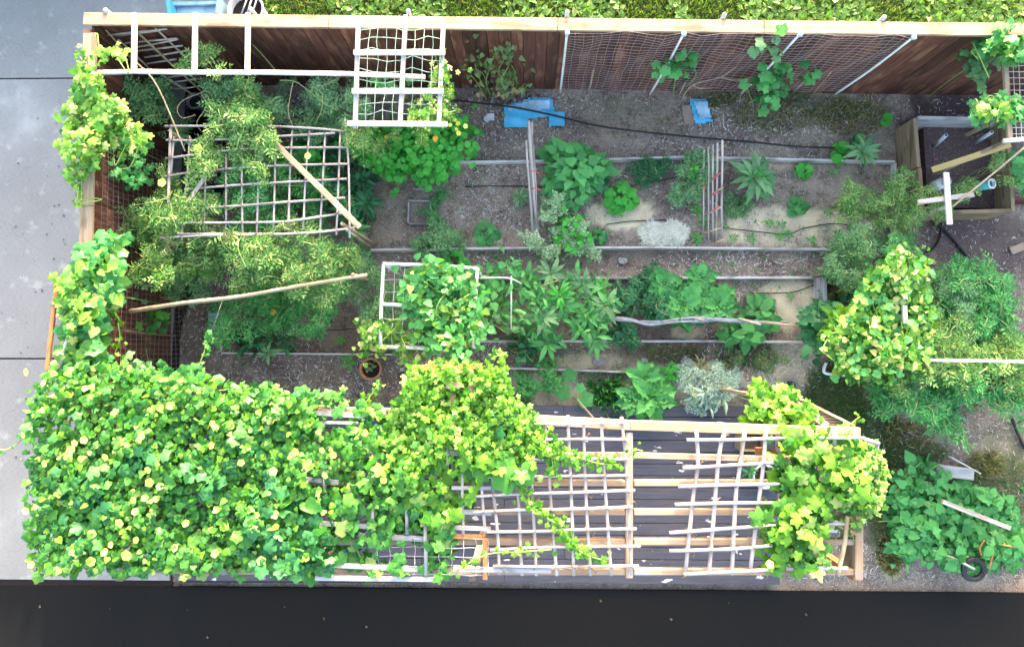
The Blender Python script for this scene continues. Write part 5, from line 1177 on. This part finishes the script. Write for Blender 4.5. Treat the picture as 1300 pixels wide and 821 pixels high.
for i, (x, y, r, lab) in enumerate(((885, 266, 11, 'larger seedling nearest the white stick row, upper one'), (895, 282, 10, 'larger seedling touching the white stick row, middle one'), (886, 302, 11, 'larger seedling nearest the white stick row, lower one'), (921, 287, 6, 'seedling just right of the white stick row'), (932, 301, 7, 'dull seedling at the lower bed edge right of the stick row'),
     (955, 301, 9, 'bright tall seedling at the lower bed edge'), (990, 300, 8, 'left seedling of the close group on sand'), (1002, 297, 9, 'right seedling of the close group on sand'), (978, 283, 8, 'seedling above left of the close group'), (993, 284, 8, 'seedling above the close group'), (1032, 304, 8, 'seedling right of the close group at the edge board'),
     (1052, 269, 9, 'dark seedling above the sandy right end'), (1005, 375, 6, 'lone seedling on the sandy end of the middle bed'), (660, 249, 19, 'grey green rosette left of the stick bundle'), (1065, 297, 9, 'faint seedling near the right bed corner'), (533, 268, 7, 'seedling inside the small square frame'), (430, 432, 8, 'tiny seedling in the left bed'), (1060, 218, 8, 'seedling under the round leaved nasturtium'))):
    rosette('seedling', lab, 'seedling', x, y, r, .14 if r < 15 else .25, 12 if r < 15 else 16, 'lance', ('bright', 'mid')[i % 2] if r < 15 else 'blueg', sg)
cloud('dill_plant', 'soft feathery blue green dill at the lower edge of the wide bed', 'herb', [(540, 290), (560, 284), (585, 295), (585, 320), (560, 335), (538, 320)], .1, .5, 1500, 9, 'sprig', 'blueg', stems=5, ragged=.06)
cloud('fern_herb', 'thin feathery herb above the soft dill', 'herb', [(548, 240), (562, 238), (566, 280), (552, 285)], .05, .25, 300, 8, 'sprig', 'mid', stems=3)
cloud('mint_patch', 'mixed small leaved herbs with pale sprays right of the stick bundle foot', 'herb', [(665, 275), (700, 262), (735, 275), (750, 300), (770, 305), (760, 315), (700, 322), (668, 310)], .1, .45, 1500, 8, 'sprigw', 'pale', stems=8, clump=16)
cloud('mint_patch', 'green leaves growing among the pale herb sprays', 'herb', [(700, 270), (735, 275), (752, 300), (745, 318), (705, 315)], .1, .5, 150, 9, 'oval', 'bright', stems=4)
dome_plant('leafy_herb', 'low dark herb right of the mint patch', 'herb', 762, 300, 12, .2, 40, 8, 'oval', 'mid')
rosette('artichoke_plant', 'grey green jagged plant at the upper right bed corner', 'plant', 1100, 190, 30, .4, 20, 'lance', 'blueg')
cloud('airy_weed', 'thin airy plant sprawling over the right end of the wide bed', 'plant', [(1060, 235), (1110, 225), (1150, 235), (1165, 270), (1150, 300), (1110, 290), (1080, 300), (1062, 270)], .3, .9, 1500, 9, 'sprig', 'tom', stems=20, clump=18)
cloud('airy_weed', 'tangled pale shoots over the lower left corner of the planter box', 'plant', [(1135, 210), (1175, 215), (1215, 240), (1235, 255), (1200, 262), (1170, 285), (1150, 300), (1140, 260)], .6, 1.2, 900, 8, 'sprig', 'tom', stems=26, clump=16)
cloud('airy_weed', 'airy plant hanging between the wide bed corner and the bean', 'plant', [(1140, 290), (1180, 300), (1195, 315), (1165, 325), (1140, 320)], .8, 1.2, 400, 9, 'sprig', 'mid', stems=8)
cloud('feathery_plant', 'grey green feathery plant bridging the path at right', 'plant', [(1040, 330), (1075, 300), (1110, 300), (1120, 330), (1095, 345), (1045, 345)], .5, 1.0, 1300, 10, 'sprig', 'blueg', stems=8)

# ================================================================== MIDDLE BED
vine('climbing_bean', 'dense climbing bean with pale leaves over the white pipe frame', (560, 400), [([(510, 345), (545, 335), (600, 345), (610, 375), (605, 420), (585, 445), (560, 440), (535, 430), (520, 390)], 150, 9, 'heart', 'bean', .05), ([(510, 345), (545, 335), (600, 345), (612, 375), (607, 430), (585, 450), (560, 440), (530, 430)], 420, 10, 'heart', 'mid', .02), ([(510, 345), (545, 335), (600, 345), (612, 375), (607, 430), (585, 450), (560, 440), (530, 430)], 520, 12, 'heart', 'mid', -.15),
     ([(460, 410), (500, 405), (530, 420), (545, 455), (520, 470), (505, 440), (465, 450), (455, 430)], 260, 8, 'heart', 'bean', -.1)], 1.25, stems=12)
rosette('leaf_sprout', 'bright broad leaved sprout beside the terracotta pot', 'plant', 442, 459, 14, .2, 8, 'lance', 'bright')
cg = 'palmate leaved whorls in the middle bed'
for i, (x, y, r, z, m, lab) in enumerate(((742, 358, 34, .9, 'blueg', 'upper right'), (665, 350, 30, .6, 'mid', 'upper left dark'), (700, 345, 30, .7, 'blueg', 'top'), (716, 385, 32, 1.0, 'mid', 'central'), (690, 400, 34, 1.0, 'blueg', 'centre left'), (772, 385, 34, .9, 'blueg', 'right'),
     (748, 400, 30, .9, 'mid', 'centre right'), (695, 435, 34, .7, 'mid', 'lower left'), (738, 415, 26, .8, 'mid', 'lower centre'), (758, 432, 30, .6, 'mid', 'lower right'), (712, 372, 26, 1.1, 'bright', 'brightest middle'), (680, 375, 30, .8, 'mid', 'left'), (760, 362, 24, .7, 'bright', 'deep green right'))):
    rosette('palmate_plant', f'{lab} whorl of long pointed leaves in the palmate clump', 'plant', x, y, r, z, 11, 'lance', m, cg, rise=.25)
TP['lance2'] = lance(.17, .3)
cloud('palmate_fill', 'deep green leaves filling the inside of the large palmate clump', 'plant', [(640, 340), (700, 325), (760, 345), (785, 385), (765, 420), (700, 440), (650, 425), (632, 380)], .3, .8, 420, 17, 'lance', 'mid', stems=8, clump=20)
cloud('bean_bush', 'pale blue green small leaved bush round the slim white pipe', 'bush', [(615, 400), (640, 385), (670, 385), (675, 405), (650, 420), (625, 415)], .4, .65, 170, 10, 'bean', 'blueg', stems=5)
cloud('bean_bush', 'green leaves at the left foot of the palmate clump', 'bush', [(600, 345), (650, 330), (665, 345), (640, 385), (610, 400)], .3, .6, 150, 11, 'bean', 'mid', stems=5)
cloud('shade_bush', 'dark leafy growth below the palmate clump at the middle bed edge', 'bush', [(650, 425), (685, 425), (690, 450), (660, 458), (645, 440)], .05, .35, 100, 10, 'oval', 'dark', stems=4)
cloud('parsley_bush', 'dark finely cut bush between the palmate clump and the big leaves', 'bush', [(785, 350), (820, 345), (845, 365), (845, 395), (820, 400), (795, 390)], .2, .6, 2200, 9, 'sprigw', 'dark', stems=5, ragged=.04)
for x, y, r, n, lab in ((846, 358, 26, 16, 'upper left of the three big jagged leaved plants in the middle bed'), (872, 385, 40, 26, 'central and largest of the big jagged leaved plants in the middle bed'), (915, 385, 34, 22, 'right of the three big jagged leaved plants in the middle bed'), (893, 350, 26, 14, 'upper right jagged leaved plant in the middle bed')):
    rosette('eggplant', lab, 'plant', x, y, r, .6, n, 'crinkle', 'mid', rise=.28)
dome_plant('sweet_potato', 'rounded dark leaves at the right of the jagged plants', 'plant', 965, 400, 30, .35, 70, 14, 'heart', 'mid')
dome_plant('sweet_potato', 'heart shaped leaves hanging over the lower edge of the middle bed', 'plant', 945, 425, 26, .3, 50, 13, 'heart', 'mid')
dome_plant('sweet_potato', 'small leaf group left end below the film roll', 'plant', 918, 424, 12, .25, 16, 12, 'heart', 'mid')
cloud('marigold_plant', 'dense dark marigold bush on the lower middle bed edge', 'plant', [(778, 412), (800, 412), (806, 430), (795, 440), (780, 432)], .1, .35, 900, 8, 'sprigw', 'dark', stems=3, ragged=.04)
cloud('dry_bundle', 'tangle of dry straw coloured stems at the left end of the film roll', 'dry stems', [(760, 398), (778, 400), (780, 412), (762, 414)], .1, .45, 160, 14, 'needle', 'dgrass', stems=4)
cloud('lily_patch', 'dark green low plant in the left bed near its lower board', 'plant', [(300, 415), (365, 412), (375, 440), (345, 450), (300, 445)], .1, .4, 160, 16, 'lance', 'dark', stems=3)
rosette('strap_plant', 'long leaved plant drooping over the lower board of the left bed', 'plant', 337, 448, 22, .3, 9, 'lance', 'blueg')

# ================================================================== BOTTOM BED
cloud('fern_clump', 'low green fern like clump at the left of the bottom bed', 'plant', [(655, 490), (670, 482), (680, 495), (672, 508), (655, 505)], .05, .2, 500, 8, 'sprigw', 'mid', stems=2)
cloud('fern_clump', 'soft green clump above the sandy patch in the bottom bed', 'plant', [(692, 470), (705, 468), (714, 485), (700, 492), (690, 485)], .05, .3, 500, 8, 'sprigw', 'mid', stems=2)
t = thing('squash_seedling', 'squash seedling with four wide green leaves on the sandy patch', 'plant', P(728, 492, 0))
pp = np.array([P(*p, .22) for p in ((724, 486), (735, 500), (726, 496), (730, 492))]); an = [1.6, -.7, 3.3, -.1]
place('lobed', pp, rnd_dirs(4, .15), np.array([[math.cos(a), math.sin(a), 0] for a in an]), np.array([.22, .25, .24, .15]), M['mid'], t)
rod('stem', [P(728, 492, -.02), P(728, 492, .22)], .01, M['greenstem'], t)
t = thing('onion_grass', 'spiky tuft of thin green blades on the bottom bed by the deck', 'grass tuft', P(768, 500, 0))
n = 420; q = PN(polypts([(748, 485), (785, 482), (795, 505), (775, 522), (752, 512)], n), np.zeros(n)); d = q-np.array(P(768, 500, 0)); fw = d*3+rng.normal(0, .35, (n, 3)); fw[:, 2] = .7; scatter('blades', 'needle', q, rnd_yaw(n), fw, rng.uniform(.14, .32, n)*1., M['mid'], t)
for x, y, r, n, lab in ((822, 480, 30, 14, 'upper of the jagged kale plants between bottom bed and deck'), (828, 505, 36, 22, 'lower large jagged kale plant overlapping the deck'), (806, 508, 26, 14, 'left jagged kale plant touching the deck board')):
    rosette('kale_plant', lab, 'plant', x, y, r, .5, n, 'kale', 'mid', rise=.28)
dome_plant('leafy_herb', 'bright small plant right of the jagged kale', 'plant', 855, 475, 17, .25, 34, 10, 'lobed3', 'bright')
cloud('silver_plant', 'silvery wormwood bush at the deck edge', 'bush', [(872, 475), (900, 468), (925, 480), (928, 505), (905, 518), (885, 512), (870, 495)], .1, .45, 1700, 10, 'sprig', 'silver', stems=5, ragged=.05)
cloud('silver_plant', 'pale jagged leaves at the lower right of the silvery bush', 'bush', [(885, 495), (920, 490), (928, 508), (905, 520), (885, 515)], .3, .5, 80, 14, 'lance', 'silver', stems=3)
rosette('grass_clump', 'long bladed grass clump above the silvery bush', 'grass tuft', 892, 465, 20, .3, 16, 'strap', 'dgrass', None, .5)
cloud('weed_patch', 'green weeds along the lower path right of the kale', 'weeds', [(915, 445), (955, 440), (990, 445), (985, 475), (940, 478), (915, 465)], .02, .12, 700, 7, 'sprig', 'turf', stems=0)

# ================================================================== TOP FENCE PLANTS
def wallplant(name, label, poly, n, lpx, kind, mat, z0, z1, **k): return cloud(name, label, 'plant', poly, z0, z1, n, lpx, kind, mat, **k)
wallplant('rose_bush', 'dull green leggy shrub with reddish litter against the top fence', [(585, 85), (600, 70), (615, 80), (630, 65), (645, 50), (655, 60), (645, 85), (670, 110), (640, 125), (600, 120)], 230, 8, 'oval', 'brownl', .5, 1.2, stems=12, roots=(630, 118))
wallplant('rose_litter', 'reddish dry leaves at the foot of the leggy shrub', [(600, 116), (660, 112), (690, 122), (650, 132), (605, 126)], 160, 7, 'oval', 'chipd', .02, .06, stems=0)
wallplant('squash_climber', 'thin climber with lobed leaves on the fence net, left one', [(820, 85), (845, 80), (865, 60), (875, 70), (885, 90), (870, 102), (840, 100)], 36, 14, 'lobed', 'mid', .5, .9, stems=2, roots=(862, 118))
wallplant('squash_climber', 'few lobed leaves at the end of the bare net branch', [(955, 55), (985, 48), (995, 60), (985, 75), (960, 75)], 22, 14, 'lobed', 'blueg', .9, 1.2, stems=2)
wallplant('squash_climber', 'dense dark lobed climber in front of the fence net', [(958, 95), (985, 78), (1010, 65), (1020, 72), (1005, 90), (1000, 125), (975, 142), (955, 130)], 90, 14, 'lobed', 'mid', .3, .9, stems=4, roots=(975, 135))
wallplant('squash_climber', 'single lobed leaves right of the dark climber on the net', [(1020, 85), (1045, 78), (1045, 92), (1025, 100)], 9, 14, 'lobed', 'mid', .7, .9, stems=1)
br = thing('bare_branch', 'bare forked branch lying against the fence net', 'branch', P(880, 122, 0))
for pts in ([(865, 126), (880, 108), (915, 98), (935, 85), (962, 75)], [(915, 98), (935, 102), (960, 97)], [(880, 108), (886, 112), (905, 112)]): rod('twig', [P(*p, .15+(126-p[1])*.016) for p in pts], .010, M['dry'], br, 5, taper=.6)
vine('corner_climber', 'lobed leaf climber over the fence cap and wire trellis at the top right corner', (1255, 110), [([(1250, 40), (1270, 30), (1310, 35), (1310, 75), (1285, 80), (1262, 68), (1245, 60)], 130, 15, 'lobed3', 'mid', .05), ([(1222, 55), (1250, 50), (1265, 90), (1245, 110), (1225, 90)], 60, 15, 'lobed', 'blueg', -.4),
     ([(1235, 130), (1262, 118), (1285, 125), (1310, 120), (1310, 145), (1270, 150), (1240, 155)], 130, 13, 'lobed3', 'mid', -.1), ([(1255, 55), (1300, 50), (1305, 70), (1260, 66)], 50, 13, 'lobed3', 'bean', .1), ([(1240, 130), (1280, 128), (1275, 145), (1245, 148)], 40, 13, 'lobed3', 'bean', .05)], 1.75, limit=250, stems=10)
wallplant('box_plants', 'leafy greens growing right of the planter box', [(1285, 195), (1310, 190), (1310, 245), (1290, 245)], 90, 13, 'lobed', 'mid', .3, .8, stems=3)
cloud('airy_weed', 'thin pale shoots arching over the right half of the planter box', 'plant', [(1215, 220), (1250, 200), (1300, 200), (1300, 215), (1260, 220), (1240, 245), (1220, 245)], .9, 1.2, 130, 8, 'sprig', 'tom', stems=14, clump=8)

# ================================================================== RIGHT SIDE PLANTS
bpoly = [(1085, 395), (1105, 350), (1120, 330), (1150, 318), (1175, 325), (1180, 345), (1175, 370), (1185, 400), (1180, 440), (1165, 470), (1130, 480), (1090, 478), (1060, 460), (1055, 430), (1070, 405)]
vine('bean_vine', 'sunlit yellow green bean vine round the white stake at right', (1130, 440), [(bpoly, 1350, 8.5, 'heart', 'bean', .05), (bpoly, 420, 11, 'heart', 'mid', -.2), (bpoly, 330, 9, 'heart', 'mid', .06), ([(1055, 400), (1090, 400), (1100, 480), (1060, 470), (1050, 430)], 200, 12, 'bean', 'gourd2', -.2)], 1.25, stems=16)
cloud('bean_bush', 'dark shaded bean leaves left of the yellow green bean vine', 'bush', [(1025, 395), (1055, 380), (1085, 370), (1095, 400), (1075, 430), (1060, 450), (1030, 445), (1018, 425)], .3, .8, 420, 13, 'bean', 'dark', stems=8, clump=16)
cloud('cucumber_plant', 'mixed dry and green growth inside the tan timber planter', 'plant', [(1045, 360), (1100, 352), (1100, 385), (1060, 395)], .1, .5, 420, 9, 'sprig', 'brownl', stems=8)
cloud('feathery_plant', 'feathery green sprays over the tan planter edge', 'plant', [(1045, 330), (1100, 320), (1120, 345), (1100, 380), (1060, 360)], .5, 1.0, 900, 9, 'sprig', 'blueg', stems=6)
tpoly = [(1175, 385), (1200, 345), (1250, 345), (1285, 355), (1285, 375), (1250, 380), (1300, 410), (1310, 430), (1310, 530), (1270, 520), (1225, 535), (1180, 520), (1130, 515), (1115, 490), (1160, 470), (1185, 440)]
cloud('tomato_hedge', 'large sprawling green tomato mass at the right edge', 'plant', tpoly, .4, 1.15, 7500, 13, 'sprig', 'mid', stems=24, clump=60)
cloud('tomato_hedge', 'sunlit yellow green top of the tomato mass along the batten', 'plant', [(1180, 425), (1240, 435), (1310, 430), (1310, 480), (1260, 500), (1200, 480), (1150, 500), (1130, 480), (1180, 455)], 1.05, 1.35, 2600, 12, 'sprig', 'tom', stems=14, clump=34)
cloud('tomato_hedge', 'grey green upper part of the tomato mass below the hose', 'plant', [(1185, 350), (1240, 345), (1265, 370), (1300, 410), (1290, 430), (1240, 425), (1190, 420)], .6, 1.1, 2600, 11, 'sprig', 'blueg', stems=10, clump=28)
dome_plant('round_bush', 'dark round bush behind the tomato at the right', 'bush', 1262, 362, 24, .6, 90, 11, 'oval', 'mid')
sp = [(1120, 640), (1150, 590), (1185, 600), (1215, 605), (1260, 625), (1290, 650), (1310, 680), (1310, 724), (1200, 724), (1150, 710), (1130, 680)]
t = cloud('sweet_potato_patch', 'spreading patch of heart shaped green leaves at the bottom right', 'plant', sp, .06, .42, 1900, 10.5, 'heart', 'mid', stems=20, clump=60, tilt=.4)
cloud('sweet_potato_patch', 'darker heart shaped leaves at the top of the bottom right patch', 'plant', [(1150, 585), (1180, 575), (1190, 600), (1160, 610)], .1, .3, 60, 13, 'heart', 'mid', stems=2)
# keep the picture's bottom edge tidy: nothing else south of the pergola

# hedge added out of view north of the concrete, to keep it in shade
hx = [(-13.0, 7.2), (-3.6, 7.2)]
hd = thing('added_shade_hedge', 'green hedge added out of view to shade the concrete yard', 'hedge', Vector((-8.3, 7.2, 0)))
bm_ = box('shade_hedge_core', (-8.3, 7.2, 1.15), 9.2, .5, 2.1, M['dark'], hd)
n = 9000; a = rng.uniform(0, 1, (n, 3)); pos = np.stack([-13+9.4*a[:, 0], 6.85+.7*a[:, 1], .1+2.2*a[:, 2]], 1); scatter('foliage', 'oval', pos, rnd_dirs(n, .9), rnd_yaw(n), rng.uniform(.08, .16, n), M['mid'], hd)

# twine ties where the sticks cross
def seg_hit(a, b, c, d):
    x1, y1, x2, y2 = *a, *b; x3, y3, x4, y4 = *c, *d; D = (x1-x2)*(y3-y4)-(y1-y2)*(x3-x4)
    if abs(D) < 1e-6: return None
    t_ = ((x1-x3)*(y3-y4)-(y1-y3)*(x3-x4))/D; u = ((x1-x3)*(y1-y2)-(y1-y3)*(x1-x2))/D
    return (x1+t_*(x2-x1), y1+t_*(y2-y1)) if 0 <= t_ <= 1 and 0 <= u <= 1 else None
M['twine'] = plain('brown_twine', (.20, .13, .08), .9)
for root_, A_, B_, z_t, w_ in ((bt, vs, hs, ZL, .022), (la, va, ha, zl+.012, .03), (lb_, vb, hb, zl+.012, .03)):
    ln = []
    for v in A_:
        for h_ in B_:
            for i in range(len(v)-1):
                for j in range(len(h_)-1):
                    q = seg_hit(v[i], v[i+1], h_[j], h_[j+1])
                    if q and random.random() < .75:
                        c = P(*q, z_t); k = random.choice((1, -1))
                        ln.append([c+Vector((-w_, -w_*k, .0)), c+Vector((-w_*.4, -w_*.4*k, .034)), c+Vector((w_*.4, w_*.4*k, .034)), c+Vector((w_, w_*k, .0))])
                        if random.random() < .4: ln.append([c+Vector((w_, w_*k, 0)), c+Vector((w_*1.8, w_*2.2*k, .02)), c+Vector((w_*2.4, w_*1.2*k, -.02))])
    stuff(multi_rod('twine_ties', ln, .0045, M['twine'], root_, 4))
# fallen leaves and twigs on the concrete and the dark lane
n = 60; q = polypts([(0, 60), (100, 60), (95, 330), (60, 470), (30, 500), (30, 733), (0, 733)], n); q[:, 0] = 105-(105-q[:, 0])*rng.random(n)**.6
pos = PN(q, .05*np.ones(n)); scatter('fallen_leaves', 'oval', pos, rnd_dirs(n, .25), rnd_yaw(n), rng.uniform(.015, .05, n), M['chipd'], None)
n = 14; q = polypts([(0, 742), (1300, 742), (1300, 830), (0, 830)], n); pos = PN(q, .065*np.ones(n)); scatter('fallen_leaves', 'oval', pos, rnd_dirs(n, .25), rnd_yaw(n), rng.uniform(.015, .045, n), M['deadl'], None)

# small weeds scattered through the beds and paths
n = 420; q = polypts([(470, 205), (1130, 205), (1130, 480), (640, 480), (640, 450), (470, 440)], n); k_ = np.repeat(q, 5, 0)+rng.normal(0, 2.2, (n*5, 2)); pos = PN(k_, .03*np.ones(len(k_)))
scatter('small_weeds', 'lance', pos, rnd_dirs(len(k_), .4), rnd_yaw(len(k_)), rng.uniform(.02, .055, len(k_)), M['mid'], None)
